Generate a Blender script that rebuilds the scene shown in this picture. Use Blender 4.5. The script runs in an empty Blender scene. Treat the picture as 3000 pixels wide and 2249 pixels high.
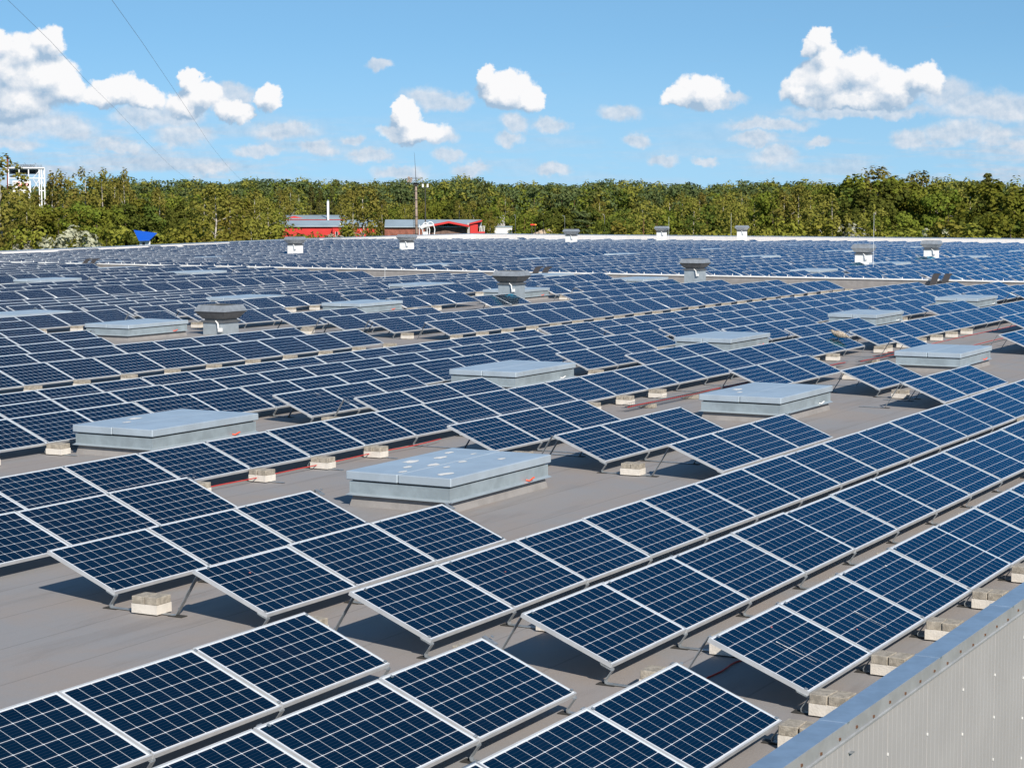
import bpy, bmesh, math, random
import numpy as np
from mathutils import Vector, Matrix
R = math.radians
scene = bpy.context.scene
COL = scene.collection
rnd = random.Random(7)

# ------------------------------------------------------------------ camera
CAM = Vector((0.0, -12.7836, 4.1125))
YAW, PITCH, FPX = 0.495136, 0.091946, 5833.0     # yaw from +X (row direction), focal in px of the 3000 px frame
fwd = Vector((math.cos(YAW)*math.cos(PITCH), math.sin(YAW)*math.cos(PITCH), -math.sin(PITCH)))
rgt = Vector((math.sin(YAW), -math.cos(YAW), 0))
upv = rgt.cross(fwd)
cam = bpy.data.cameras.new('camera'); cam.sensor_width = 36.0; cam.lens = FPX/3000*36
cam.clip_start = 0.5; cam.clip_end = 20000
camo = bpy.data.objects.new('camera', cam); COL.objects.link(camo)
camo.matrix_world = Matrix((( rgt.x, upv.x, -fwd.x, CAM.x), (rgt.y, upv.y, -fwd.y, CAM.y), (rgt.z, upv.z, -fwd.z, CAM.z), (0, 0, 0, 1)))
scene.camera = camo
scene.view_settings.view_transform = 'Standard'; scene.view_settings.look = 'None'
scene.view_settings.exposure = 0.30; scene.view_settings.gamma = 1.0

def px_dir(px, py=587.0):
    return (fwd*FPX + rgt*(px-1500) + upv*(1124.5-py)).normalized()
def at_px(px, d, z=None):
    """ground position at horizontal distance d along the bearing of photo column px"""
    a = YAW - math.atan((px-1500)/FPX)
    return Vector((CAM.x+math.cos(a)*d, CAM.y+math.sin(a)*d, z if z is not None else GROUND))
def z_px(py, d):
    """height seen at photo row py at distance d"""
    return CAM.z + (587.0-py)/FPX*d
GROUND = -9.5
ROOF = -0.19

# ------------------------------------------------------------------ sun and sky
SUN = Vector((-0.55, -0.63, 0.56)).normalized()
sl = bpy.data.lights.new('sun', 'SUN'); sl.energy = 5.0; sl.angle = R(0.53); sl.color = (1.0, 0.93, 0.83)
so = bpy.data.objects.new('sun', sl); COL.objects.link(so)
so.rotation_euler = (-SUN).to_track_quat('-Z', 'Y').to_euler()
SKY_STRENGTH = 0.10

class NT:
    """small helper for wiring nodes"""
    def __init__(s, tree): s.t = tree; s.n = tree.nodes; s.l = tree.links
    def new(s, typ, **kw):
        n = s.n.new(typ)
        for k, v in kw.items(): setattr(n, k, v)
        return n
    def put(s, sock, v):
        if hasattr(v, 'is_output') or isinstance(v, bpy.types.NodeSocket): s.l.new(v, sock)
        else: sock.default_value = v
    def math(s, op, a, b=None, c=None, clamp=False):
        n = s.n.new('ShaderNodeMath'); n.operation = op; n.use_clamp = clamp
        for i, v in enumerate((a, b, c)):
            if v is not None: s.put(n.inputs[i], v)
        return n.outputs[0]
    def vec(s, op, a, b=None, c=None):
        n = s.n.new('ShaderNodeVectorMath'); n.operation = op
        for i, v in enumerate((a, b, c)):
            if v is not None: s.put(n.inputs[i], v)
        return n.outputs['Value'] if op in ('LENGTH', 'DOT_PRODUCT') else n.outputs[0]
    def mix(s, f, a, b, typ='RGBA', blend='MIX'):
        n = s.n.new('ShaderNodeMix'); n.data_type = typ; n.blend_type = blend if typ == 'RGBA' else 'MIX'
        s.put(n.inputs[0], f)
        ia, ib, o = {'RGBA': (6, 7, 2), 'FLOAT': (2, 3, 0)}[typ]
        s.put(n.inputs[ia], a); s.put(n.inputs[ib], b)
        return n.outputs[o]
    def rng(s, v, a, b, c=0.0, d=1.0, smooth=True):
        n = s.n.new('ShaderNodeMapRange'); n.interpolation_type = 'SMOOTHSTEP' if smooth else 'LINEAR'
        s.put(n.inputs[0], v)
        for i, q in enumerate((a, b, c, d)): s.put(n.inputs[i+1], q)
        return n.outputs[0]
    def noise(s, v, scale, detail=4, rough=0.55, dist=0.0, col=False):
        n = s.n.new('ShaderNodeTexNoise'); n.inputs['Scale'].default_value = scale
        n.inputs['Detail'].default_value = detail; n.inputs['Roughness'].default_value = rough; n.inputs['Distortion'].default_value = dist
        if v is not None: s.put(n.inputs['Vector'], v)
        return n.outputs['Color' if col else 'Fac']

def build_world():
    w = bpy.data.worlds.new('World'); scene.world = w; w.use_nodes = True
    t = NT(w.node_tree); t.n.clear()
    sky = t.new('ShaderNodeTexSky', sky_type='NISHITA')
    sky.sun_disc = False; sky.sun_elevation = math.asin(SUN.z); sky.sun_rotation = math.atan2(SUN.x, SUN.y)
    sky.altitude = 0; sky.air_density = 1.0; sky.dust_density = 0.0; sky.ozone_density = 1.6
    d = t.vec('NORMALIZE', t.new('ShaderNodeTexCoord').outputs['Generated'])
    t.l.new(t.vec('NORMALIZE', t.vec('ADD', d, (0, 0, 0.16))), sky.inputs['Vector'])
    sep = t.new('ShaderNodeSeparateXYZ'); t.l.new(d, sep.inputs[0])
    # bearing (relative to the row of clouds straight ahead) and elevation, in units of 1/5833 rad
    c0, s0 = math.cos(YAW), math.sin(YAW)
    f = t.math('ADD', t.math('MULTIPLY', sep.outputs[0], c0), t.math('MULTIPLY', sep.outputs[1], s0))
    r = t.math('SUBTRACT', t.math('MULTIPLY', sep.outputs[0], s0), t.math('MULTIPLY', sep.outputs[1], c0))
    az = t.math('MULTIPLY', t.math('ARCTAN2', r, f), FPX)
    el = t.math('MULTIPLY', t.math('ARCSINE', sep.outputs[2]), FPX)
    comb = t.new('ShaderNodeCombineXYZ'); t.l.new(az, comb.inputs[0]); t.l.new(el, comb.inputs[1])
    p = comb.outputs[0]
    # turbulent outline
    n1 = t.noise(p, 1/95., 6, 0.62, col=True); n2 = t.noise(p, 1/26., 3, 0.6, col=True)
    wv = t.vec('MULTIPLY_ADD', t.vec('SUBTRACT', n1, (.5, .5, .5)), (90, 80, 0), p)
    wv = t.vec('MULTIPLY_ADD', t.vec('SUBTRACT', n2, (.5, .5, .5)), (24, 22, 0), wv)
    flat = t.vec('MULTIPLY', wv, (1, 1, 0))
    # cumulus heaps (photo column, row, half width, half height)
    big = [(153,142,46,44),(85,178,66,58),(8,155,48,46),(45,235,100,70),(150,245,88,64),(212,268,56,46),(60,300,120,60),
           (362,275,78,40),(430,294,64,32),(308,294,56,28),(567,240,26,28),(598,287,56,44),(552,314,56,38),(791,294,36,40),(690,330,56,36),
           (1427,226,26,32),(1490,272,68,50),(1552,294,44,34),(1442,262,42,40),(1190,350,44,44),(1217,390,92,36),(1173,322,24,26),
           (2045,280,72,48),(1985,292,50,28),(2393,122,36,34),(2363,156,32,30),(2408,180,42,44),(2418,244,86,66),(2502,230,90,64),(2604,262,74,52),(2345,272,54,40),(2488,292,176,34),(2695,246,54,46)]
    low = [(60,365,160,50),(430,345,90,38),(515,345,90,40),(684,285,76,32),(835,390,100,28),(545,402,88,32),(215,385,88,44),(355,430,84,20),(40,428,84,24),(940,437,58,20),
           (1265,292,86,32),(1340,302,52,28),(1300,404,48,22),(1505,365,40,32),(1612,366,58,24),(1488,412,40,20),(1110,192,34,15),(1315,462,48,20),(1085,458,72,18),(1040,410,32,16),
           (1867,418,44,22),(1937,474,46,22),(1810,336,60,30),(2118,300,64,18),(2750,284,86,42),(2510,334,230,20),(2250,370,130,20),(2205,410,72,20),(2268,455,80,30),(2660,410,58,28),
           (2905,410,48,36),(2790,395,100,32),(2402,425,34,16),(2870,325,130,46),(2985,332,70,42),(2063,472,40,14),(2985,438,44,30),(1380,500,60,20),(620,500,70,18),(1170,505,80,22),(760,450,80,20),(1620,500,50,18)]
    def chain(pt, blobs, acc=None):
        for x, y, a, b in blobs:
            X = math.atan((x-1500)/FPX)*FPX; Y = 587.0-y
            v = t.vec('MULTIPLY_ADD', pt, (.88/a, .88/b, 0), (-.88*X/a, -.88*Y/b, 0))
            q = t.vec('LENGTH', v)
            acc = q if acc is None else t.math('SMOOTH_MIN', acc, q, 0.22)
        return acc
    Fb = t.math('SUBTRACT', 1.0, chain(flat, big)); Fl = t.math('SUBTRACT', 1.0, chain(flat, low))
    off = t.vec('ADD', flat, (18, 42, 0))
    Fo = t.math('SUBTRACT', 1.0, chain(off, big))
    ab = t.rng(Fb, -0.04, 0.20); al = t.math('MULTIPLY', t.rng(Fl, -0.12, 0.5), 0.80)
    # thin level banks low over the horizon
    st = t.noise(t.vec('MULTIPLY', p, (1/420., 1/60., 0)), 1.0, 5, 0.6)
    bank = t.math('MULTIPLY', t.rng(st, 0.42, 0.62), t.math('MULTIPLY', t.rng(el, 320, 120), t.rng(el, -10, 60)))
    side = t.rng(t.math('ABSOLUTE', t.math('ADD', az, -150)), 350, 1300, 0.35, 1.0)
    bank = t.math('MULTIPLY', t.math('MULTIPLY', bank, side), 0.9)
    wis = t.noise(t.vec('MULTIPLY', p, (1/330., 1/46., 0)), 1.0, 4, 0.6)
    wisp = t.math('MULTIPLY', t.rng(wis, 0.60, 0.74), t.math('MULTIPLY', t.rng(el, 250, 330), t.rng(az, -400, 1200, 0.0, 0.38)))
    # light from upper right, cooler grey below
    g1 = t.math('MULTIPLY', t.math('SUBTRACT', Fb, Fo), 1.15)
    bump = t.math('SUBTRACT', t.noise(p, 1/60., 5, 0.6), t.noise(t.vec('ADD', p, (7, 13, 0)), 1/60., 5, 0.6))
    lit = t.math('ADD', t.math('ADD', 0.58, g1), t.math('MULTIPLY', bump, 1.3), clamp=True)
    litl = t.math('ADD', 0.62, t.math('MULTIPLY', bump, 1.8), clamp=True)
    k = 1.0/SKY_STRENGTH
    white = (0.78*k, 0.78*k, 0.79*k, 1); grey = (0.30*k, 0.42*k, 0.56*k, 1); pale = (0.58*k, 0.62*k, 0.68*k, 1); slate = (0.26*k, 0.39*k, 0.54*k, 1)
    tint = t.mix(1.0, sky.outputs[0], SKY_TINT, blend='MULTIPLY')
    tint = t.mix(t.rng(el, 520, -60, 0.0, 0.55), tint, (0.36*k, 0.55*k, 0.70*k, 1))
    c = t.mix(bank, tint, t.mix(litl, slate, pale))
    c = t.mix(wisp, c, (0.26*k, 0.39*k, 0.54*k, 1))
    c = t.mix(al, c, t.mix(litl, grey, (0.68*k, 0.69*k, 0.72*k, 1)))
    c = t.mix(ab, c, t.mix(lit, grey, white))
    bg = t.new('ShaderNodeBackground'); bg.inputs[1].default_value = SKY_STRENGTH
    t.l.new(c, bg.inputs[0])
    o = t.new('ShaderNodeOutputWorld'); t.l.new(bg.outputs[0], o.inputs[0])
SKY_TINT = (0.72, 0.98, 1.05, 1)
build_world()

# ------------------------------------------------------------------ materials
def mat(name, col, rough=0.6, metal=0.0, var=0.0, vscale=3.0, bump=0.0, bscale=40.0, spec=0.5, col2=None):
    m = bpy.data.materials.new(name); m.use_nodes = True
    t = NT(m.node_tree); b = t.n['Principled BSDF']
    b.inputs['Roughness'].default_value = rough; b.inputs['Metallic'].default_value = metal
    b.inputs['Specular IOR Level'].default_value = spec
    c = (*col, 1)
    if var or col2:
        geo = t.new('ShaderNodeNewGeometry').outputs['Position']
        n = t.noise(geo, vscale, 5, 0.6)
        c2 = (*(col2 or [x*(1-var) for x in col]), 1)
        t.l.new(t.mix(t.rng(n, 0.35, 0.65), c, c2), b.inputs['Base Color'])
        if bump:
            bn = t.new('ShaderNodeBump'); bn.inputs['Strength'].default_value = bump; bn.inputs['Distance'].default_value = 0.01
            t.l.new(t.noise(geo, bscale, 4, 0.6), bn.inputs['Height']); t.l.new(bn.outputs[0], b.inputs['Normal'])
    else:
        b.inputs['Base Color'].default_value = c
    return m

def cell_material():
    m = bpy.data.materials.new('solar_cells'); m.use_nodes = True
    t = NT(m.node_tree); b = t.n['Principled BSDF']
    uv = t.new('ShaderNodeUVMap'); uv.uv_map = 'cells'
    s = t.new('ShaderNodeSeparateXYZ'); t.l.new(uv.outputs[0], s.inputs[0])
    u, v = s.outputs[0], s.outputs[1]
    du = t.math('ABSOLUTE', t.math('SUBTRACT', t.math('FRACT', u), 0.5))
    dv = t.math('ABSOLUTE', t.math('SUBTRACT', t.math('FRACT', v), 0.5))
    g = t.math('MAXIMUM', t.math('GREATER_THAN', du, 0.4885), t.math('GREATER_THAN', dv, 0.485))
    g = t.math('MAXIMUM', g, t.math('GREATER_THAN', t.math('ADD', du, dv), 0.935))
    eu = t.math('GREATER_THAN', t.math('ABSOLUTE', t.math('SUBTRACT', u, 5.0)), 4.99)
    ev = t.math('GREATER_THAN', t.math('ABSOLUTE', t.math('SUBTRACT', v, 3.0)), 2.99)
    g = t.math('MAXIMUM', g, t.math('MAXIMUM', eu, ev))
    bb = t.math('ABSOLUTE', t.math('SUBTRACT', t.math('FRACT', t.math('MULTIPLY', v, 5.0)), 0.5))
    bus = t.math('MULTIPLY', t.math('LESS_THAN', bb, 0.035), 0.14)
    geo = t.new('ShaderNodeNewGeometry').outputs['Position']
    # each cell a slightly different blue
    wn = t.new('ShaderNodeTexWhiteNoise'); wn.noise_dimensions = '3D'
    t.l.new(t.vec('FLOOR', t.vec('MULTIPLY', geo, (1.2, 1.1, 0))), wn.inputs['Vector'])
    cell = t.mix(wn.outputs['Value'], (0.0010, 0.0062, 0.0155, 1), (0.0016, 0.0092, 0.0220, 1))
    c = t.mix(bus, cell, (0.20, 0.24, 0.30, 1))
    c = t.mix(g, c, (0.66, 0.68, 0.70, 1))
    dust = t.math('MULTIPLY', t.rng(t.noise(geo, 1.6, 6, 0.65), 0.52, 0.78), 0.010)
    c = t.mix(dust, c, (0.35, 0.32, 0.29, 1))
    # blue tinted reflection of the anti-reflex coated glass
    t.n.remove(b); di = t.new('ShaderNodeBsdfDiffuse'); t.l.new(c, di.inputs[0])
    gl = t.new('ShaderNodeBsdfGlossy'); gl.inputs['Roughness'].default_value = 0.10; gl.inputs['Color'].default_value = CELL_TINT
    fr = t.new('ShaderNodeFresnel'); fr.inputs['IOR'].default_value = CELL_IOR
    mx = t.new('ShaderNodeMixShader'); t.l.new(fr.outputs[0], mx.inputs[0]); t.l.new(di.outputs[0], mx.inputs[1]); t.l.new(gl.outputs[0], mx.inputs[2])
    t.l.new(mx.outputs[0], t.n['Material Output'].inputs[0])
    return m
CELL_IOR = 1.40; CELL_TINT = (0.03, 0.60, 1.0, 1)

def roof_material(name, base, dark, bluish):
    m = bpy.data.materials.new(name); m.use_nodes = True
    t = NT(m.node_tree); b = t.n['Principled BSDF']
    geo = t.new('ShaderNodeNewGeometry').outputs['Position']
    a = t.noise(geo, 0.55, 6, 0.62, 0.6)
    st = t.noise(t.vec('MULTIPLY', geo, (0.35, 2.6, 1)), 1.0, 5, 0.6, 0.4)
    fine = t.noise(geo, 60, 3, 0.7)
    c = t.mix(t.rng(a, 0.36, 0.66), (*base, 1), (*bluish, 1))
    c = t.mix(t.math('MULTIPLY', t.rng(st, 0.52, 0.76), 0.55), c, (*dark, 1))
    s = t.new('ShaderNodeSeparateXYZ'); t.l.new(geo, s.inputs[0])
    seam = t.math('LESS_THAN', t.math('ABSOLUTE', t.math('SUBTRACT', t.math('FRACT', t.math('MULTIPLY', s.outputs[1], 1.0)), 0.5)), 0.012)
    c = t.mix(t.math('MULTIPLY', seam, 0.35), c, (*[x*0.55 for x in dark], 1))
    c = t.mix(t.math('MULTIPLY', t.rng(fine, 0.3, 0.8), 0.25), c, (*[min(1, x*1.35) for x in base], 1))
    t.l.new(c, b.inputs['Base Color']); b.inputs['Roughness'].default_value = 0.75; b.inputs['Specular IOR Level'].default_value = 0.35
    bn = t.new('ShaderNodeBump'); bn.inputs['Strength'].default_value = 0.35; bn.inputs['Distance'].default_value = 0.01
    t.l.new(fine, bn.inputs['Height']); t.l.new(bn.outputs[0], b.inputs['Normal'])
    return m

def leaf_material(name, a, bcol, trans=0.28):
    m = bpy.data.materials.new(name); m.use_nodes = True
    t = NT(m.node_tree); t.n.clear()
    oi = t.new('ShaderNodeObjectInfo')
    geo = t.new('ShaderNodeNewGeometry')
    n = t.noise(geo.outputs['Position'], 0.30, 3, 0.6)
    f = t.math('ADD', t.math('MULTIPLY', t.rng(n, 0.3, 0.7), 0.55), t.math('MULTIPLY', geo.outputs['Random Per Island'], 0.45))
    c = t.mix(f, (*a, 1), (*bcol, 1))
    hs = t.new('ShaderNodeHueSaturation'); t.l.new(c, hs.inputs['Color'])
    t.l.new(t.rng(oi.outputs['Random'], 0, 1, 0.475, 0.515, False), hs.inputs['Hue'])
    t.l.new(t.rng(oi.outputs['Random'], 0, 1, 0.8, 1.2, False), hs.inputs['Value'])
    di = t.new('ShaderNodeBsdfDiffuse'); tr = t.new('ShaderNodeBsdfTranslucent')
    t.l.new(hs.outputs[0], di.inputs[0]); t.l.new(hs.outputs[0], tr.inputs[0])
    mx = t.new('ShaderNodeMixShader'); mx.inputs[0].default_value = trans
    t.l.new(di.outputs[0], mx.inputs[1]); t.l.new(tr.outputs[0], mx.inputs[2])
    o = t.new('ShaderNodeOutputMaterial'); t.l.new(mx.outputs[0], o.inputs[0])
    return m

M = {}
M['cells'] = cell_material()
M['frame'] = mat('anodised_frame', (0.54, 0.55, 0.56), 0.45, 0.25, 0.12, 6.0)
M['galv'] = mat('galvanised_steel', (0.40, 0.43, 0.45), 0.45, 0.6, 0.30, 14.0, 0.2, 60)
M['rubber'] = mat('rubber_pad', (0.03, 0.028, 0.025), 0.9)
M['back'] = mat('backsheet', (0.5, 0.5, 0.5), 0.7)
M['paver'] = mat('concrete_paver', (0.40, 0.355, 0.29), 0.9, 0, 0.35, 16.0, 0.8, 90, 0.3)
M['slab'] = mat('pale_ballast_slab', (0.66, 0.61, 0.54), 0.9, 0, 0.12, 10.0, 0.5, 60, 0.3)
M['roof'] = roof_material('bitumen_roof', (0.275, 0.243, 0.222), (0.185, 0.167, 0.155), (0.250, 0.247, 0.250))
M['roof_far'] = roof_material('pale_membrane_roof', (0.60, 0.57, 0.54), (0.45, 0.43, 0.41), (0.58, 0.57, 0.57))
M['upstand'] = mat('grey_upstand', (0.27, 0.255, 0.245), 0.8, 0, 0.18, 3.0, 0.3, 50)
M['capm'] = mat('sheet_metal_cap', (0.46, 0.56, 0.66), 0.33, 0.7, 0.16, 5.0)
M['sky_metal'] = mat('skylight_metal', (0.40, 0.47, 0.50), 0.40, 0.40, 0.22, 2.5, 0.1, 12)
M['lid'] = mat('skylight_lid', (0.52, 0.60, 0.66), 0.35, 0.40, 0.12, 2.0, 0.1, 10)
M['flash'] = mat('skylight_flashing', (0.46, 0.52, 0.55), 0.35, 0.5, 0.1, 3.0)
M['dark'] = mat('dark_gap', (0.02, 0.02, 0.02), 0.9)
M['wallp'] = mat('wall_panel', (0.40, 0.385, 0.375), 0.55, 0.1, 0.08, 0.9, 0.05, 30)
M['screw'] = mat('rusty_screw', (0.16, 0.08, 0.045), 0.7, 0.3)
M['drip'] = mat('cap_front', (0.47, 0.475, 0.48), 0.45, 0.4, 0.15, 4.0)
M['white'] = mat('white_paint', (0.78, 0.77, 0.74), 0.6, 0, 0.08, 4.0)
M['ventcol'] = mat('vent_column', (0.37, 0.42, 0.45), 0.5, 0.3, 0.15, 4.0)
M['venthead'] = mat('vent_head', (0.44, 0.46, 0.47), 0.42, 0.55, 0.2, 6.0)
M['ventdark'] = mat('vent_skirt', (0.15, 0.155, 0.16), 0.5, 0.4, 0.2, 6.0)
M['red'] = mat('red_plastic', (0.75, 0.09, 0.03), 0.5)
M['cable_red'] = mat('red_cable', (0.50, 0.04, 0.03), 0.5)
M['cable_black'] = mat('black_cable', (0.02, 0.02, 0.022), 0.5)
M['wire'] = mat('wire_mesh', (0.30, 0.31, 0.32), 0.4, 0.7)
M['dropping'] = mat('bird_dropping', (0.74, 0.73, 0.70), 0.9, 0, 0.2, 60)
M['dropred'] = mat('berry_stain', (0.45, 0.14, 0.12), 0.9)
M['ground'] = mat('meadow_ground', (0.075, 0.09, 0.03), 0.95, 0, 0.5, 0.05, 0, 1, 0.1)
M['asphalt'] = mat('asphalt', (0.06, 0.06, 0.06), 0.9, 0, 0.3, 0.2)
M['bark'] = mat('bark', (0.10, 0.075, 0.055), 0.95, 0, 0.5, 3.0)
M['birchbark'] = mat('birch_bark', (0.55, 0.50, 0.44), 0.9, 0, 0.55, 2.2)
M['pinebark'] = mat('pine_bark', (0.26, 0.13, 0.075), 0.95, 0, 0.4, 2.0)
M['birch'] = leaf_material('birch_leaves', (0.175, 0.175, 0.030), (0.260, 0.235, 0.055))
M['broad'] = leaf_material('broad_leaves', (0.110, 0.150, 0.022), (0.210, 0.215, 0.034))
M['oak'] = leaf_material('dark_leaves', (0.065, 0.100, 0.020), (0.140, 0.160, 0.032))
M['pine'] = leaf_material('pine_needles', (0.060, 0.090, 0.036), (0.125, 0.140, 0.052), 0.15)
M['spruce'] = leaf_material('spruce_needles', (0.055, 0.075, 0.022), (0.130, 0.120, 0.034), 0.12)
M['willow'] = leaf_material('silver_leaves', (0.300, 0.300, 0.200), (0.480, 0.470, 0.350), 0.2)
M['bush'] = leaf_material('bush_leaves', (0.160, 0.175, 0.026), (0.270, 0.250, 0.046))
M['redwall'] = mat('red_cladding', (0.56, 0.022, 0.018), 0.55, 0, 0.1, 0.4)
M['hallroof'] = mat('grey_sheet_roof', (0.34, 0.42, 0.47), 0.5, 0.2, 0.15, 0.15)
M['timber'] = mat('weathered_timber', (0.20, 0.13, 0.105), 0.9, 0, 0.45, 0.9)
M['brick'] = mat('red_brick_wall', (0.30, 0.11, 0.075), 0.9, 0, 0.4, 1.0)
M['concrete'] = mat('pale_concrete', (0.45, 0.43, 0.41), 0.9, 0, 0.15, 0.5)
M['mastc'] = mat('mast_concrete', (0.33, 0.25, 0.20), 0.9, 0, 0.25, 0.6)
M['steel_dark'] = mat('dark_steel', (0.06, 0.055, 0.055), 0.7, 0.3)
M['blue_roof'] = mat('blue_sheet', (0.005, 0.095, 0.55), 0.45)
M['chimney'] = mat('dark_red_chimney', (0.20, 0.045, 0.035), 0.8, 0, 0.2, 0.3)
M['white_steel'] = mat('white_steel', (0.75, 0.76, 0.77), 0.5)
M['signred'] = mat('sign_red', (0.70, 0.03, 0.02), 0.6)
M['window'] = mat('window_glass', (0.02, 0.025, 0.03), 0.15)
M['yellow'] = mat('machine_yellow', (0.75, 0.32, 0.02), 0.5)
M['gravel'] = mat('sand_heap', (0.42, 0.33, 0.24), 0.95, 0, 0.3, 0.5)
M['truckdark'] = mat('truck_tarpaulin', (0.05, 0.06, 0.08), 0.6)
M['gull'] = mat('gull_feathers', (0.44, 0.36, 0.28), 0.9, 0, 0.62, 26.0)
M['beak'] = mat('beak', (0.10, 0.07, 0.05), 0.5)
M['cable_grey'] = mat('grey_wire', (0.42, 0.50, 0.56), 0.6)

# ------------------------------------------------------------------ mesh helpers
class MB:
    """collects shapes into one mesh"""
    def __init__(s): s.v = []; s.f = []; s.m = []; s.uv = {}
    def add(s, vs, fs, mi=0):
        o = len(s.v); s.v += [tuple(x) for x in vs]
        for f in fs: s.f.append(tuple(i+o for i in f)); s.m.append(mi)
        return s
    def box(s, x0, x1, y0, y1, z0, z1, mi=0, T=None):
        vs = [(x0,y0,z0),(x1,y0,z0),(x1,y1,z0),(x0,y1,z0),(x0,y0,z1),(x1,y0,z1),(x1,y1,z1),(x0,y1,z1)]
        if T: vs = [T @ Vector(q) for q in vs]
        return s.add(vs, [(0,3,2,1),(4,5,6,7),(0,1,5,4),(1,2,6,5),(2,3,7,6),(3,0,4,7)], mi)
    def frustum(s, a, b, z0, z1, mi=0, c=(0, 0), caps=True):
        vs = [(c[0]+x*a[0]/2, c[1]+y*a[1]/2, z0) for x, y in ((-1,-1),(1,-1),(1,1),(-1,1))] + [(c[0]+x*b[0]/2, c[1]+y*b[1]/2, z1) for x, y in ((-1,-1),(1,-1),(1,1),(-1,1))]
        fs = [(0,1,5,4),(1,2,6,5),(2,3,7,6),(3,0,4,7)] + ([(0,3,2,1),(4,5,6,7)] if caps else [])
        return s.add(vs, fs, mi)
    def tube(s, pts, r, n=6, mi=0, cap=True):
        pts = [Vector(p) for p in pts]; rs = r if isinstance(r, (list, tuple)) else [r]*len(pts)
        o = len(s.v); prev = None
        for i, p in enumerate(pts):
            d = (pts[min(i+1, len(pts)-1)]-pts[max(i-1, 0)]).normalized()
            if prev is None:
                a = d.cross(Vector((0, 0, 1)))
                if a.length < 1e-3: a = Vector((1, 0, 0))
                a.normalize()
            else:
                a = (prev - d*prev.dot(d)).normalized()
            prev = a; b = d.cross(a)
            for k in range(n):
                q = 2*math.pi*k/n; s.v.append(tuple(p+(a*math.cos(q)+b*math.sin(q))*rs[i]))
        for i in range(len(pts)-1):
            for k in range(n):
                k2 = (k+1) % n
                s.f.append((o+i*n+k, o+i*n+k2, o+(i+1)*n+k2, o+(i+1)*n+k)); s.m.append(mi)
        if cap:
            s.f.append(tuple(o+k for k in range(n))[::-1]); s.m.append(mi)
            s.f.append(tuple(o+(len(pts)-1)*n+k for k in range(n))); s.m.append(mi)
        return s
    def strip(s, path, w, th, mi=0):
        """flat strip following path in the YZ plane, width w along X"""
        n = len(path); nor = []
        for i in range(n):
            a = path[max(i-1, 0)]; b = path[min(i+1, n-1)]
            dy, dz = b[0]-a[0], b[1]-a[1]; l = math.hypot(dy, dz); nor.append((-dz/l, dy/l))
        o = len(s.v)
        for (y, z), (ny, nz) in zip(path, nor):
            for x, k in ((-w/2, .5), (w/2, .5), (w/2, -.5), (-w/2, -.5)): s.v.append((x, y+ny*th*k, z+nz*th*k))
        for i in range(n-1):
            for k in range(4):
                k2 = (k+1) % 4
                s.f.append((o+i*4+k, o+(i+1)*4+k, o+(i+1)*4+k2, o+i*4+k2)); s.m.append(mi)
        for q in ((o, o+1, o+2, o+3), tuple(o+(n-1)*4+k for k in (3, 2, 1, 0))): s.f.append(q); s.m.append(mi)
        return s
    def mesh(s, name, mats, smooth=False):
        me = bpy.data.meshes.new(name); me.from_pydata(s.v, [], s.f)
        for m in mats: me.materials.append(m)
        if len(mats) > 1: me.polygons.foreach_set('material_index', s.m)
        me.update()
        if smooth: me.polygons.foreach_set('use_smooth', [True]*len(me.polygons))
        return me
def bevel(me, w=0.008, seg=1):
    bm = bmesh.new(); bm.from_mesh(me)
    bmesh.ops.recalc_face_normals(bm, faces=bm.faces)
    bmesh.ops.bevel(bm, geom=list(bm.edges), offset=w, segments=seg, affect='EDGES', profile=0.5)
    bm.to_mesh(me); bm.free(); return me
def fixn(me):
    bm = bmesh.new(); bm.from_mesh(me); bmesh.ops.recalc_face_normals(bm, faces=bm.faces); bm.to_mesh(me); bm.free(); return me
def obj(name, me, parent=None, loc=None, rot=None, scale=None):
    o = bpy.data.objects.new(name, me); COL.objects.link(o)
    if parent is not None: o.parent = parent
    if loc is not None: o.location = loc
    if rot is not None: o.rotation_euler = rot
    if scale is not None: o.scale = scale if hasattr(scale, '__len__') else (scale,)*3
    return o
def tag(o, label=None, cat=None, group=None, kind=None):
    if label: o['label'] = label
    if cat: o['category'] = cat
    if group: o['group'] = group
    if kind: o['kind'] = kind
    return o
def empty(name, loc=(0, 0, 0), rot=(0, 0, 0)):
    o = bpy.data.objects.new(name, None); COL.objects.link(o); o.location = loc; o.rotation_euler = rot
    o.empty_display_size = 0.2; return o
def copy_tree(src):
    c = src.copy(); COL.objects.link(c)
    for ch in KIDS[src.name]:
        d = ch.copy(); COL.objects.link(d); d.parent = c
    return c
KIDS = {}
def remember(o): KIDS[o.name] = [c for c in o.children]
def ordinal(n):
    return '%d%s' % (n, 'th' if 10 <= n % 100 <= 20 else {1: 'st', 2: 'nd', 3: 'rd'}.get(n % 10, 'th'))
_f = np.array(fwd); _r = np.array(rgt); _u = np.array(upv); _c = np.array(CAM)
def project(p):
    d = np.array(p)-_c; z = d @ _f
    return 1500+FPX*(d @ _r)/z, 1124.5-FPX*(d @ _u)/z, z
def seen(p, mx=0, my=0):
    x, y, z = project(p); return z > 0 and -mx < x < 3000+mx and -my < y < 2249+my

# ------------------------------------------------------------------ setting: ground
g = MB(); S = 9000
g.add([(-S, -S, 0), (S, -S, 0), (S, S, 0), (-S, S, 0)], [(0, 1, 2, 3)])
tag(obj('ground', g.mesh('ground', [M['ground']]), loc=(0, 0, GROUND)), kind='structure')

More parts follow.
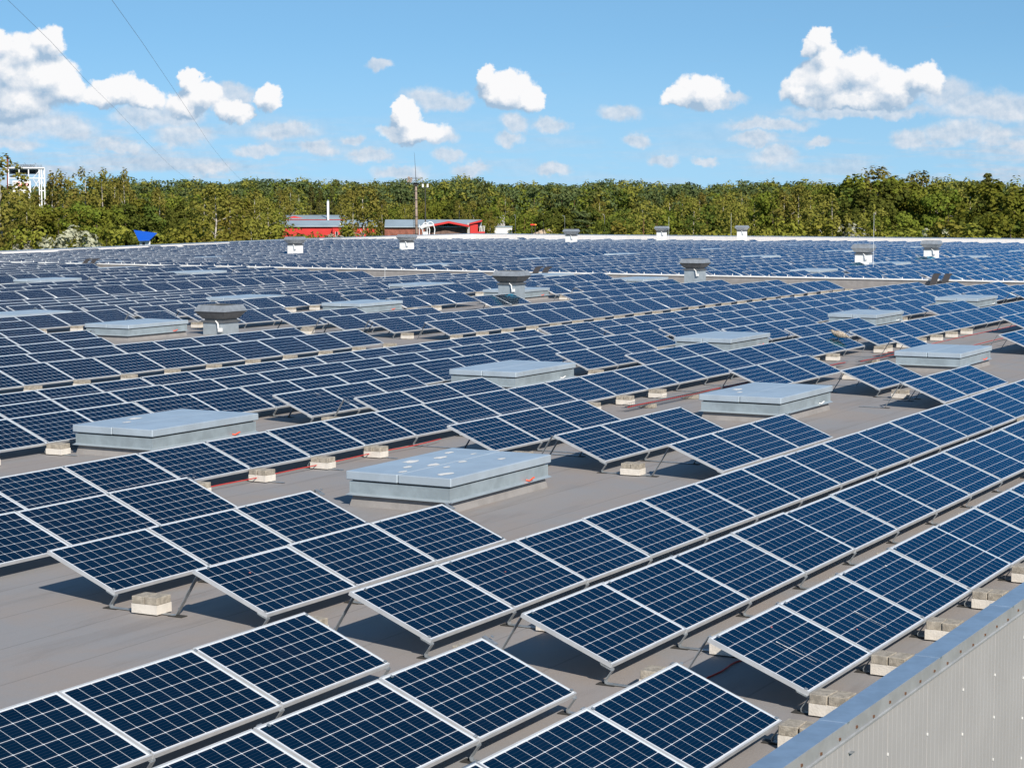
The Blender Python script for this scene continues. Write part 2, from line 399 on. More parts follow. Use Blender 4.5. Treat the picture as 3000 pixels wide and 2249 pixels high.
# ------------------------------------------------------------------ warehouse
def zfar(x, y):
    sm = lambda v: (lambda q: q*q*(3-2*q))(min(1, max(0, v)))
    return -.46*sm((172-x)/60)*sm((y-50)/52) - .50*sm((x-150)/52) if x > 95.9 else 0.0
PY_IN, PY_OUT, PTOP = -7.68, -7.90, 0.10
X0, XS, XE, YN = -8.0, 95.7, 206.5, 104.0
wh = empty('warehouse', (X0, PY_OUT, GROUND)); tag(wh, 'large flat roofed warehouse carrying the solar panels, grey ribbed metal walls', 'warehouse')
def wpart(name, me, parent=None):
    o = obj(name, me, parent or wh)
    if parent is None: o.matrix_parent_inverse = Matrix.Translation(-wh.location)
    return o
b = MB()
nx = 60
b.add([(X0, PY_IN, ROOF), (XS, PY_IN, ROOF), (XS, YN, ROOF), (X0, YN, ROOF)], [(0, 1, 2, 3)])
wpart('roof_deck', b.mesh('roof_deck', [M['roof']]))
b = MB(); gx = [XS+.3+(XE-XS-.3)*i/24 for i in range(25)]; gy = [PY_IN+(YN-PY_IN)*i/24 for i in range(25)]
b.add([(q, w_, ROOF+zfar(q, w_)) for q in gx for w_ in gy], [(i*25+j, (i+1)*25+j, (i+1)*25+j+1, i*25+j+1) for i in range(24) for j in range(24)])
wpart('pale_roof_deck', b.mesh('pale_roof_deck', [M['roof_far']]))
# ribbed outer wall, facing -Y
b = MB(); prof = []
x = X0
while x < 60:
    k = round((x-X0)/0.125)
    w, dep = (0.014, 0.010) if k % 9 == 0 else (0.004, 0.002)
    prof += [(x, 0), (x+.004, dep), (x+w, dep), (x+w+.004, 0)]
    x += 0.125
prof.append((XE, 0))
n = len(prof); vs = [(px, PY_OUT+.035+d, GROUND) for px, d in prof]+[(px, PY_OUT+.035+d, PTOP-.06) for px, d in prof]
b.add(vs, [(i, i+1, n+i+1, n+i) for i in range(n-1)])
b.add([(X0, PY_OUT+.035, GROUND), (X0, YN+.3, GROUND), (X0, YN+.3, PTOP-.06), (X0, PY_OUT+.035, PTOP-.06)], [(0, 3, 2, 1)])
wpart('outer_wall', b.mesh('outer_wall', [M['wallp']]))
b = MB()
for i in range(int((60-X0)/1.125)):                                  # small fixings down the panel joints
    xx = X0+i*1.125+.012
    for k in range(9):
        zz = -0.35-k*0.42-((i*7) % 5)*0.05
        b.box(xx-.006, xx+.006, PY_OUT+.026, PY_OUT+.040, zz, zz+.022)
wpart('wall_fixing', b.mesh('wall_fixing', [M['white']]))
b = MB(); b.box(X0, XE, PY_IN+.02, PY_OUT+.08, ROOF, PTOP-.02)
wpart('parapet_upstand', b.mesh('parapet_upstand', [M['upstand']]))
# metal cap over the near parapet, in lengths
b = MB(); xx = X0
while xx < XE:
    x1 = min(xx+2.5, XE)
    b.box(xx+.002, x1-.002, PY_OUT, PY_IN, PTOP-.012, PTOP, 0)
    b.box(xx+.002, x1-.002, PY_OUT-.004, PY_OUT+.002, PTOP-.13, PTOP-.001, 1)
    b.box(xx+.002, x1-.002, PY_OUT-.016, PY_OUT-.003, PTOP-.138, PTOP-.126, 1)
    b.box(x1-.03, x1+.03, PY_OUT-.007, PY_IN+.004, PTOP-.010, PTOP+.004, 0)
    for k in range(6):
        sx = xx+.2+k*.42
        T = Matrix.Translation((sx, PY_OUT-.006, PTOP-.085+.012*math.sin(sx*9)))
        b.box(-.010, .010, -.010, .004, -.010, .010, 2, T)
    xx = x1
cap = wpart('parapet_cap', b.mesh('parapet_cap', [M['capm'], M['drip'], M['screw']]))
# dividing wall across the roof with its pale cap
b = MB(); b.box(XS, XS+.3, PY_IN+.03, YN, ROOF-.1, 0.185)
fw = wpart('dividing_wall', b.mesh('dividing_wall', [M['upstand']]))
b = MB(); b.box(XS-.06, XS+.36, PY_IN+.03, YN, 0.187, 0.245)
yy = -7.0
while yy < YN-1:
    b.box(XS+.02, XS+.05, yy-.015, yy+.015, .24, .34); yy += 1.0
wpart('wall_cap', b.mesh('wall_cap', [M['white']]), fw)
# far parapets
b = MB()
def ptop(x): return .14 - .30*min(1, max(0, (172-x)/46))
def pz(x, a, c, y0, y1, b):
    for i in range(len(gx)-1):
        q0, q1 = gx[i], gx[i+1]
        b.add([(q0, y0, a(q0)), (q1, y0, a(q1)), (q1, y1, a(q1)), (q0, y1, a(q0)), (q0, y0, c(q0)), (q1, y0, c(q1)), (q1, y1, c(q1)), (q0, y1, c(q0))], [(0,3,2,1),(4,5,6,7),(0,1,5,4),(2,3,7,6)]+([(3,0,4,7)] if i == 0 else [])+([(1,2,6,5)] if i == len(gx)-2 else []))
pz(0, lambda q: -1.0, ptop, YN, YN+.3, b); b.box(XE, XE+.3, PY_OUT+.04, YN+.3, -1.0, 0.14)
b.box(X0, XS, YN, YN+.3, ROOF-.1, -.16)
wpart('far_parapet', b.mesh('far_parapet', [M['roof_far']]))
b = MB(); pz(0, lambda q: ptop(q)+.002, lambda q: ptop(q)+.05, YN-.05, YN+.36, b); b.box(XE-.05, XE+.36, PY_OUT-.02, YN+.36, 0.142, 0.19)
wpart('far_parapet_cap', b.mesh('far_parapet_cap', [M['capm']]))
b = MB(); b.box(X0+.5, XE, YN+.302, YN+.32, GROUND, -.17); b.box(XE+.302, XE+.32, PY_OUT+.04, YN+.3, GROUND, .14)
wpart('rear_wall', b.mesh('rear_wall', [M['wallp']]))

# ------------------------------------------------------------------ solar panels
TILT = 0.384; PW, PH, PITCHX = 1.655, 0.99, 1.675
CT, ST = math.cos(TILT), math.sin(TILT)
def frame_mb(L=PW):
    b = MB(); r = 0.014; th = 0.038
    b.box(0, L, 0, r, -th, 0); b.box(0, L, PH-r, PH, -th, 0)
    b.box(0, r, r, PH-r, -th, 0); b.box(L-r, L, r, PH-r, -th, 0)
    return b
frame_me = frame_mb().mesh('frame', [M['frame']])
def sheet_me(name):
    me = bpy.data.meshes.new(name); r = 0.014
    me.from_pydata([(r, r, -.004), (PW-r, r, -.004), (PW-r, PH-r, -.004), (r, PH-r, -.004), (r, r, -.012), (PW-r, r, -.012), (PW-r, PH-r, -.012), (r, PH-r, -.012)], [], [(0, 1, 2, 3), (7, 6, 5, 4)])
    me.materials.append(M['cells']); me.materials.append(M['back']); me.polygons[1].material_index = 1
    uv = me.uv_layers.new(name='cells')
    q = [(-.12, -.08), (10.12, -.08), (10.12, 6.08), (-.12, 6.08)]
    for i in range(4): uv.data[i].uv = q[i]
    for i in range(4, 8): uv.data[i].uv = (0.5, 0.5)
    return me
cell_me = sheet_me('cell_sheet')

def xl(y): return (y+12.78)/0.926-2.5          # left edge of view on the roof for a row
ROWS = {}      # y -> list of (x0, x1)
def seg(y, x0, x1=None, n=None):
    if n is None: n = max(1, round((x1-x0)/PITCHX))
    if x1 is None: x1 = x0+n*PITCHX
    ROWS.setdefault(y, []).append((x0, x1, n))
def left(y, joint, x1):
    k = math.floor((joint-xl(y))/PITCHX)
    x0 = joint-k*PITCHX; seg(y, x0, x1, max(1, round((x1-x0)/PITCHX)))
seg(-7.30, 7.99, n=4); seg(-5.46, 8.02, n=4); seg(-3.53, 8.16, n=4)
seg(-7.18, 15.63, n=8); seg(-5.30, 15.73, n=12); seg(-3.36, 15.85, n=16)
seg(-1.33, 16.06, n=3); seg(-1.33, 28.0, n=3); seg(-1.33, 39.9, n=3)
seg(.76, 16.25, n=3); seg(.76, 28.2, n=3); seg(.76, 42.05, n=2); seg(.76, 55.5, n=4)
left(2.92, 18.11, 21.5); seg(2.95, 28.55, n=3); seg(2.95, 40.95, n=3); seg(2.95, 52.5, n=1); seg(2.95, 64.0, n=3)
left(5.2, 21.65, 54.45); seg(4.95, 54.95, 90.0)
seg(6.9, 31.8, n=3); seg(6.9, 43.95, n=3); seg(6.9, 54.9, 61.6, 4); seg(7.0, 68.85, 74.1, 3); seg(7.1, 81.6, 90.5, 5)
seg(8.57, 31.5, n=3); seg(8.57, 43.5, n=3); seg(8.5, 54.0, 61.0, 4); seg(8.66, 68.3, 73.7, 3); seg(8.6, 79.8, 90.5, 6)
left(10.15, 25.87, 52.7); seg(10.2, 53.3, 91.6)
left(11.8, 28.86, 52.1); seg(11.9, 52.9, 90.5)
left(13.3, 30.16, 51.35); seg(13.45, 51.9, 89.7)
left(17.75, 33.73, 48.8); seg(17.85, 52.75, 89.6, 22)
left(19.95, 38.9, 48.7); seg(19.95, 52.9, 88.8)
left(22.15, 40.97, 42.65); seg(22.0, 53.2, 60.2, 4); seg(22.5, 71.2, 88.0)
left(24.5, 43.1, 44.8); seg(24.35, 53.9, 58.9, 3); seg(24.6, 67.6, n=2); seg(24.8, 77.0, 87.4)
left(26.7, 45.1, 45.1); seg(26.9, 53.0, 58.0, 3); seg(27.1, 65.4, 71.1, 3); seg(27.15, 78.0, 86.6, 5)
left(29.3, 47.5, 47.5); seg(29.1, 52.6, n=1); seg(29.1, 54.9, 58.9, 2); seg(29.7, 66.1, 73.8, 4); seg(29.6, 80.6, 85.9, 3)
left(31.05, 48.88, 54.1); seg(31.35, 55.1, 93.3)
seg(32.9, 54.4, 61.6, 4); seg(33.05, 66.8, 74.1, 4); seg(33.0, 81.0, 89.6)
seg(34.3, 53.9, 62.4); seg(34.4, 66.9, 75.3); seg(34.4, 80.6, 89.6)
seg(35.65, 53.6, 88.2); left(37.0, 56.2, 90.6); left(38.35, 57.4, 89.5)
left(43.8, 62.96, 89.7); left(46.2, 64.45, 90.6); left(48.65, 68.9, 91.5)
seg(51.3, 76.6, 83.2); seg(51.4, 88.6, 92.3); seg(54.0, 77.5, 84.4); seg(54.1, 89.8, 93.4); left(56.4, 78.0, 93.4)
yy = 58.6
while yy < 74:
    x1 = 93.0 if yy > 63 or yy < 59.5 else 87.4
    if xl(yy)+3 < x1: left(yy, 80.0+rnd.random(), x1)
    yy += 2.15

FAR_SKY = [(102.0, 47.4), (115.0, 47.3), (128.7, 47.5), (145.0, 47.1), (163.0, 47.5), (182.0, 47.4), (127.9, 36.7), (144.0, 36.4), (161.0, 36.5), (103.9, 24.2), (117.6, 24.2), (134.5, 23.9), (100.3, 71.6), (113.0, 72.0), (127.0, 60.0), (151.0, 24.2)]
NEAR_SKY = [(23.45, .83), (36.15, .83), (48.9, .9), (26.1, 8.1), (38.85, 8.1), (51.0, 7.9), (64.2, 8.05), (76.7, 8.05), (48.0, 26.5), (61.9, 27.0), (74.55, 27.2), (88.0, 27.5), (50.35, 33.3), (63.3, 33.4), (77.2, 33.6), (90.1, 33.8), (73.3, 52.5), (85.2, 52.5), (88.3, 59.9)]
VENTS = [(51.9, 25.9, 0), (71.6, 25.9, 0), (90.6, 25.9, 0), (124.2, 72.8, 1), (137.0, 70.8, 1), (169.6, 72.4, 1), (193.3, 73.6, 1), (203.0, 68.4, 1), (119.5, 26.9, 1), (133.0, 26.6, 1)]
panels = []      # (x, y, sx)
rows_sorted = {}
for y, segs in ROWS.items():
    for x0, x1, n in segs:
        p = (x1-x0)/n
        for k in range(n): panels.append((x0+k*p, y, (p-.02)/PW))
far_panels = []
yy = -6.5; ri = 0
while yy < 99:
    x = XS+1.2+rnd.random()*1.2
    brk = 100.5+rnd.random()*1.5
    while x < XE-4.0:
        if x > brk:
            if rnd.random() < .5: x += .75
            brk += 12.7
        bad = (116 < x < 130.5 and 46.2 < yy < 49.6) or (168 < x < 175 and 22.5 < yy < 24.5) or (140 < x < 150 and 11 < yy < 13)
        for sx, sy in FAR_SKY:
            if sx-2.0 < x < sx+3.4 and sy-1.3 < yy < sy+1.9: bad = True
        for vx, vy, k in VENTS:
            if vx-2.2 < x < vx+.8 and vy-1.6 < yy < vy+.8: bad = True
        if x > 190+8*math.sin(yy*.11) and yy > 62 or (yy > 96.5 and x < 150): bad = bad or rnd.random() < .8
        if not bad: far_panels.append((x, yy, 1.0))
        x += PITCHX
    yy += 1.95+ (0.35 if ri % 6 == 5 else 0); ri += 1

panels.sort(key=lambda p: (p[0]-CAM.x)**2+(p[1]-CAM.y)**2)
vis = [p for p in panels if any(seen((p[0]+a*PW, p[1]+bb*CT, bb*ST)) for a in (0, .5, 1) for bb in (0, .9))]
near = vis[:300]; nearset = set(near)
rest = [p for p in panels if p not in nearset]+far_panels
# rows counted from the parapet; members counted from the left of the picture
row_levels = []
for p in near:
    if all(abs(p[1]-r) > .6 for r in row_levels): row_levels.append(p[1])
row_levels.sort()
def row_of(y): return min(range(len(row_levels)), key=lambda i: abs(row_levels[i]-y))
proto = empty('solar_panel'); obj('frame', frame_me, proto); obj('cell_sheet', cell_me, proto); remember(proto)
count = {}
first = True
for p in sorted(near, key=lambda q: q[0]):
    r = row_of(p[1]); count[r] = count.get(r, 0)+1
    o = proto if first else copy_tree(proto); first = False
    o.location = (p[0]+.01, p[1], rnd.uniform(-.004, .004)); o.rotation_euler = (TILT+rnd.uniform(-.006, .006), rnd.uniform(-.003, .003), rnd.uniform(-.002, .002)); o.scale = (p[2], 1, 1)
    tag(o, 'dark blue solar panel, %s from the left in the %s row up from the parapet' % (ordinal(count[r]), ordinal(r+1)), 'solar panel', 'solar panels on the nearer roof')
# the many panels farther off, as one object
def panel_field(plist):
    base_v = []; base_f = []; base_m = []
    fb = frame_mb(); base_v = np.array(fb.v + [(.014, .014, -.004), (PW-.014, .014, -.004), (PW-.014, PH-.014, -.004), (.014, PH-.014, -.004), (.014, .014, -.012), (PW-.014, .014, -.012), (PW-.014, PH-.014, -.012), (.014, PH-.014, -.012)])
    nf = len(fb.v); base_f = fb.f + [(nf, nf+1, nf+2, nf+3), (nf+7, nf+6, nf+5, nf+4)]; base_m = [0]*len(fb.f)+[1, 2]
    N = len(plist); nv = len(base_v); nfc = len(base_f)
    V = np.zeros((N, nv, 3)); P = np.array(plist); rg = np.random.default_rng(3)
    ti = TILT+rg.uniform(-.012, .012, N); dz = rg.uniform(-.012, .012, N)
    V[:, :, 0] = P[:, 0:1]+.01+base_v[None, :, 0]*P[:, 2:3]
    V[:, :, 1] = P[:, 1:2]+base_v[None, :, 1]*np.cos(ti)[:, None]-base_v[None, :, 2]*np.sin(ti)[:, None]
    zf = np.array([zfar(q[0], q[1]) for q in plist]); V[:, :, 2] = zf[:, None]+dz[:, None]+base_v[None, :, 1]*np.sin(ti)[:, None]+base_v[None, :, 2]*np.cos(ti)[:, None]
    F = (np.array(base_f)[None]+(np.arange(N)*nv)[:, None, None]).reshape(-1, 4)
    me = quads('distant_solar_panels', V.reshape(-1, 3), F)
    for m in (M['frame'], M['cells'], M['back']): me.materials.append(m)
    me.polygons.foreach_set('material_index', np.tile(np.array(base_m, np.int32), N))
    uv = me.uv_layers.new(name='cells'); U = np.full((N, nfc, 4, 2), .5, np.float32)
    U[:, nfc-2] = [(-.12, -.08), (10.12, -.08), (10.12, 6.08), (-.12, 6.08)]
    uv.data.foreach_set('uv', U.ravel()); return me
def quads(name, V, F):
    me = bpy.data.meshes.new(name); V = np.ascontiguousarray(V, np.float32); F = np.ascontiguousarray(F, np.int32)
    me.vertices.add(len(V)); me.vertices.foreach_set('co', V.ravel())
    me.loops.add(F.size); me.loops.foreach_set('vertex_index', F.ravel())
    me.polygons.add(len(F)); me.polygons.foreach_set('loop_start', np.arange(0, F.size, 4, dtype=np.int32)); me.polygons.foreach_set('loop_total', np.full(len(F), 4, np.int32))
    me.update(calc_edges=True); return me
tag(obj('distant_solar_panels', panel_field(rest)), 'dense field of blue solar panels covering the far part of both roofs', 'solar panels', 'solar panels farther off', 'stuff')

# ------------------------------------------------------------------ brackets and ballast under the rows
def bracket_me(gap, low=True, tall=True):
    """bent strip: from a low panel edge (y=0) down, along the roof, up to the next row's high edge at y=-gap"""
    b = MB(); path = []; zr = ROOF+.012
    if low: path += [(.13*CT, .13*ST-.046), (.02, -.040), (.005, -.05), (.075, zr+.03), (.07, zr+.006), (.045, zr)]
    else: path += [(-.05, zr)]
    if tall:
        yh = -gap+CT
        path += [(yh+.40, zr), (yh+.365, zr+.006), (yh+.35, zr+.03), (yh+.035, ST-.02), (yh+.01, ST-.035), (yh-.10*CT, ST-.10*ST-.046)]
    else: path += [(-.60, zr)]
    b.strip(path, .058, .007)
    if low:
        T = Matrix.Translation((0, 0, 0)) @ Matrix.Rotation(TILT, 4, 'X')
        b.box(-.034, .034, -.012, .10, -.050, -.041, 0, T); b.box(-.012, .012, .03, .055, .001, .010, 0, T)
    if tall:
        T = Matrix.Translation((0, -gap, 0)) @ Matrix.Rotation(TILT, 4, 'X')
        b.box(-.034, .034, PH-.10, PH+.012, -.050, -.041, 0, T); b.box(-.012, .012, PH-.055, PH-.03, .001, .010, 0, T)
    return b
pad_b = MB().box(-.05, .05, -.09, .09, 0, .008)
pad_me = pad_b.mesh('rubber_pad', [M['rubber']])
clamp_cache = {}
PV = [bevel(MB().box(-.12, .12, -.079, .079, 0, .078).mesh('concrete_paver', [M['paver']]), .005)]
def slab_mesh():
    b = MB(); b.box(-.125, .125, -.165, .165, 0, .060); b.box(-.125, .125, -.165, -.04, .060, .098); b.box(-.125, -.06, -.04, .165, .060, .098)
    b.box(-.06, .125, .06, .165, .060, .098)
    return fixn(b.mesh('ballast_slab', [M['slab']]))
slab_me = slab_mesh()
EDGE = {}  # ballast lists
br_list = []; st_list = []
ys = sorted(ROWS)
def row_has(y, x):
    for yy2, segs in ROWS.items():
        if abs(yy2-y) < .35:
            for x0, x1, n in segs:
                if x0-.3 < x < x1+.3: return yy2
    return None
for y in ys:
    for x0, x1, n in ROWS[y]:
        p = (x1-x0)/n
        for k in range(n+1):
            x = x0+k*p + (.03 if k == 0 else (-.03 if k == n else 0))
            nxt = None
            for y2 in ys:
                if 1.0 < y-y2 < 2.6 and any(a-.3 < x < c+.3 for a, c, _ in ROWS[y2]): nxt = max(nxt, y2) if nxt is not None else y2
            br_list.append((x, y, (y-nxt) if nxt is not None else None, k in (0, n)))
            if nxt is None: st_list.append((x, y-.19, y))
            elif (k in (0, n)) or y < -3: st_list.append((x, y-min(.46, (y-nxt)*.25), y))
        for k in (0,) if True else ():
            prv = [y2 for y2 in ys if 1.0 < y2-y < 2.6 and any(a-.3 < x0 < c+.3 for a, c, _ in ROWS[y2])]
            if not prv:                                   # nothing behind: tall legs stand alone
                for j in range(n+1):
                    xx = x0+j*p+(.03 if j == 0 else (-.03 if j == n else 0)); br_list.append((xx, y+1.9, -1.9, j in (0, n)))
                    if j == 0 and y > 0: st_list.append((xx, y+1.45, y))
br_list = [q for q in br_list if seen((q[0], q[1], 0), 60, 60)]; st_list = [q for q in st_list if seen((q[0], q[1], -.1), 60, 60)]
dist = lambda q: (q[0]-CAM.x)**2+(q[1]-CAM.y)**2
br_list.sort(key=dist); st_list.sort(key=dist)
NB, NS = 150, 120
cnt = {}; protos = {}
for x, y, gap, end in sorted(br_list[:NB], key=lambda q: q[0]):
    r = row_of(y if gap is None or gap > 0 else y-1.9)
    kind = 'edge' if gap is None else ('rear' if gap < 0 else 'mid')
    key = (kind, None if gap is None else round(abs(gap), 2))
    cnt[(r, kind)] = cnt.get((r, kind), 0)+1
    if key not in protos:
        e0 = empty('mounting_bracket')
        obj('bent_strip', bracket_me(abs(gap or 0), kind != 'rear', kind != 'edge').mesh('bent_strip', [M['galv']]), e0)
        if kind != 'rear': obj('rubber_pad', pad_me, e0, (0, .06, ROOF+.002))
        if kind != 'edge': obj('rubber_pad', pad_me, e0, (0, -abs(gap)+CT+.36, ROOF+.002))
        remember(e0); protos[key] = e0; o = e0
    else: o = copy_tree(protos[key])
    o.location = (x, y, 0)
    what = {'edge': 'short legged steel bracket', 'rear': 'tall legged steel bracket', 'mid': 'steel bracket joining two rows'}[kind]
    tag(o, '%s, %s from left below the %s row up from the parapet' % (what, ordinal(cnt[(r, kind)]), ordinal(r+1)), 'bracket', 'steel brackets holding the panel rows')
b = MB()
for x, y, gap, end in br_list[NB:]:
    kind = 'edge' if gap is None else ('rear' if gap < 0 else 'mid')
    q = bracket_me(abs(gap or 0), kind != 'rear', kind != 'edge'); b.add([(vx+x, vy+y, vz) for vx, vy, vz in q.v], q.f)
tag(obj('distant_brackets', b.mesh('distant_brackets', [M['galv']])), 'small steel legs under the panel rows farther off', 'brackets', 'steel brackets farther off', 'stuff')
cnt = {}
protoP = protoS = None
for x, yc, yrow in sorted(st_list[:NS], key=lambda q: q[0]):
    r = row_of(yrow); cnt[r] = cnt.get(r, 0)+1
    jx, jr = rnd.uniform(-.03, .03), rnd.uniform(-.06, .06)
    where = 'stack %s from left below the %s row up from parapet' % (ordinal(cnt[r]), ordinal(r+1))
    s = protoS.copy() if protoS else bpy.data.objects.new('ballast_slab', slab_me)
    protoS = protoS or s; COL.objects.link(s)
    s.location = (x+jx, yc, ROOF+.016); s.rotation_euler = (0, 0, jr); tag(s, 'pale slab under the pavers, '+where, 'slab', 'pale ballast slabs under the pavers')
    for k in (-1, 1):
        q = protoP.copy() if protoP else bpy.data.objects.new('concrete_paver', PV[0])
        protoP = protoP or q; COL.objects.link(q)
        q.location = (x+jx+rnd.uniform(-.01, .01), yc+k*.083, ROOF+.115); q.rotation_euler = (0, 0, jr+rnd.uniform(-.05, .05))
        tag(q, '%s paver of the %s' % ('near' if k < 0 else 'far', where), 'paver', 'concrete pavers weighing down the brackets')
b = MB()
for x, yc, yrow in st_list[NS:]:
    jx = rnd.uniform(-.04, .04)
    b.box(x+jx-.125, x+jx+.125, yc-.165, yc+.165, ROOF+.015, ROOF+.112, 1)
    b.box(x+jx-.12, x+jx+.12, yc-.162, yc-.002, ROOF+.114, ROOF+.19, 0); b.box(x+jx-.12, x+jx+.12, yc+.002, yc+.162, ROOF+.114, ROOF+.19, 0)
tag(obj('distant_ballast_blocks', b.mesh('distant_ballast_blocks', [M['paver'], M['slab']])), 'small pale ballast blocks along the panel rows farther off', 'ballast blocks', 'ballast blocks farther off', 'stuff')

# ------------------------------------------------------------------ skylights
LX, LY = 3.0, 1.72
def lid_leaf(sgn):
    """half of the lid; slightly crowned sheet with turned down rims"""
    b = MB(); y0, y1 = (0.006, LY/2) if sgn > 0 else (-LY/2, -0.006)
    b.box(-LX/2, LX/2, y0, y1, .375, .497)
    return bevel(b.mesh('lid_leaf', [M['lid']]), .012)
leafA, leafB = lid_leaf(1), lid_leaf(-1)
b = MB(); b.frustum((LX-.06, LY-.06), (LX-.16, LY-.16), -.02, .17); curb_me = fixn(b.mesh('curb', [M['upstand']]))
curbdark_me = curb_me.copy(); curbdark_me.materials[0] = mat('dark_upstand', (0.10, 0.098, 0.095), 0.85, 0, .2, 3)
b = MB(); b.box(-LX/2+.04, LX/2-.04, -LY/2+.04, LY/2-.04, .17, .352)
for sx in (-1, 1):
    for sy in (-1, 1): b.box(sx*(LX/2-.045)-.008, sx*(LX/2-.045)+.008, sy*(LY/2-.045)-.008, sy*(LY/2-.045)+.008, .172, .35)
body_me = fixn(b.mesh('metal_body', [M['sky_metal']]))
b = MB(); b.frustum((LX+.02, LY+.02), (LX-.07, LY-.07), .158, .186); flash_me = fixn(b.mesh('flashing', [M['flash']]))
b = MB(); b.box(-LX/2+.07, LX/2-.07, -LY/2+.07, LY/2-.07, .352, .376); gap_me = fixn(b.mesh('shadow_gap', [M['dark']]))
b = MB(); b.tube([(0, 0, 0), (.02, -.05, -.01), (.10, -.06, .02), (.14, -.06, .025)], .013, 6); lev_me = b.mesh('opening_lever', [M['red']])
levw_me = lev_me.copy(); levw_me.materials[0] = M['white']
drop_me = []
for (mx, my, s) in ((-1.1, -.55, .14), (-.75, .3, .10), (-.2, .55, .16), (.15, -.1, .09), (.7, -.45, .08), (.4, .42, .13), (1.0, .2, .07), (-1.2, .1, .08), (.95, .6, .10), (-.5, -.2, .07), (-.35, .1, .12)):
    pts = []; nn = 11
    for k in range(nn):
        a = 2*math.pi*k/nn; rr = s*(.55+.45*rnd.random()); pts.append((mx+rr*1.5*math.cos(a), my+rr*.7*math.sin(a), .4985))
    drop_me.append(MB().add(pts, [tuple(range(nn))]).mesh('dropping', [M['dropping']]))
SKY_LABEL = {0: 'closest big metal roof skylight with white droppings on its lid', 1: 'metal skylight behind the open roof patch, right of centre', 2: 'metal skylight by the bare roof area at the right edge',
             3: 'metal skylight at left, just above the brick weighted row', 4: 'metal skylight in the middle of the near roof, behind three tilted panels', 5: 'metal skylight left of the brown bird',
             6: 'metal skylight with white lever behind the bird', 7: 'small looking metal skylight near the dividing wall at right', 8: 'metal skylight right beside the mushroom vent at left',
             9: 'metal skylight between the two nearest mushroom vents', 10: 'metal skylight half hidden by the second nearest vent', 11: 'metal skylight left of the third vent, below the dividing wall',
             12: 'long sliver of a skylight lid cut by the left edge', 13: 'low skylight lid left of centre among dense panel rows', 14: 'low skylight lid above the second nearest vent, left side',
             15: 'low skylight lid just below the dividing wall near centre', 16: 'low skylight lid at far left under the dividing wall', 17: 'skylight lid at left just under the pale wall cap', 18: 'pale skylight sliver touching the dividing wall at left'}
proto_sky = None
def skylight(x, y, label, far=False, group=None, i=0):
    o = empty('skylight', (x+LX/2, y+LY/2, ROOF+zfar(x, y)), (0, 0, rnd.uniform(-.006, .006)))
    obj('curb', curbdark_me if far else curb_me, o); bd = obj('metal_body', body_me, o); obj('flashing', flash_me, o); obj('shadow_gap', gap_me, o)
    l1 = obj('lid_leaf', leafA, o); obj('lid_leaf', leafB, o, (0, 0, .004*(i % 2)))
    if not far: obj('opening_lever', levw_me if i in (1, 4, 6, 7) else lev_me, bd, (.75, -LY/2+.03, .20))
    if i in (0, 1, 3) and not far:
        for q in drop_me[:11 if i == 0 else 5]: obj('dropping', q, o, (0, 0, .001))
    tag(o, label, 'skylight', group)
    return o
for i, (x, y) in enumerate(NEAR_SKY): skylight(x, y, SKY_LABEL[i], False, 'metal skylights on the near roof', i)
for i, (x, y) in enumerate(sorted(FAR_SKY, key=lambda p: project((p[0], p[1], 0))[0])):
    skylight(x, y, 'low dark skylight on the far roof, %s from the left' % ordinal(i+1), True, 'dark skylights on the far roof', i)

# ------------------------------------------------------------------ mushroom vents
VH = [('mushroom roof vent', 'nearest mushroom roof vent, left of centre beside a skylight'), ('', 'grey mushroom roof vent in the middle of the near roof'), ('', 'grey mushroom roof vent just below the dividing wall, right of centre')]
def vent_parts(white):
    col = M['white'] if white else M['ventcol']
    b = MB(); b.frustum((.70, .70), (.68, .68), -1.0, .56)
    c1 = fixn(b.mesh('column', [col]))
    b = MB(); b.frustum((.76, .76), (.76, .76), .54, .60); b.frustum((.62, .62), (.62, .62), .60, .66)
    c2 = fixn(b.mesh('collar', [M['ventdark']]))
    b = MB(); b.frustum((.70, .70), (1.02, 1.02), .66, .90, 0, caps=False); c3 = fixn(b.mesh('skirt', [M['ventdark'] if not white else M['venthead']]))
    b = MB(); b.frustum((1.04, 1.04), (.86, .86), .90, 1.10, 0, caps=False)
    b.frustum((.85, .85), (1.02, 1.02), 1.095, .91, 0, caps=False)
    c4 = fixn(b.mesh('hood', [M['venthead']]))
    b = MB(); b.box(-.40, .40, -.40, .40, 1.0, 1.02); c5 = b.mesh('damper_plate', [M['ventdark']])
    b = MB(); b.tube([(-.36, -.1, .60), (-.40, -.2, .52), (-.41, -.22, .36), (-.39, -.25, .30)], .022, 6); b.box(-.43, -.352, -.32, -.22, .26, .38); c6 = b.mesh('cable_box', [M['white']])
    return c1, c2, c3, c4, c5, c6
VN, VF = vent_parts(False), vent_parts(True)
far_v = sorted([v for v in VENTS if v[2]], key=lambda v: project((v[0], v[1], 0))[0])
for i, (x, y, far) in enumerate(VENTS):
    o = empty('roof_vent', (x, y, ROOF+(.34 if i else -.14)), (0, 0, rnd.uniform(-.02, .02)))
    o.scale = (1.18, 1.18, 1.0) if not far else (1.22, 1.22, 1.12)
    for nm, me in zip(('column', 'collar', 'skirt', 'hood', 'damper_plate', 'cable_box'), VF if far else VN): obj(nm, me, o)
    if far: tag(o, 'mushroom roof vent on a white column on the far roof, %s from left' % ordinal(far_v.index((x, y, far))+1), 'roof vent', 'white columned roof vents')
    else: tag(o, VH[i][1], 'roof vent', 'grey roof vents on the near roof')

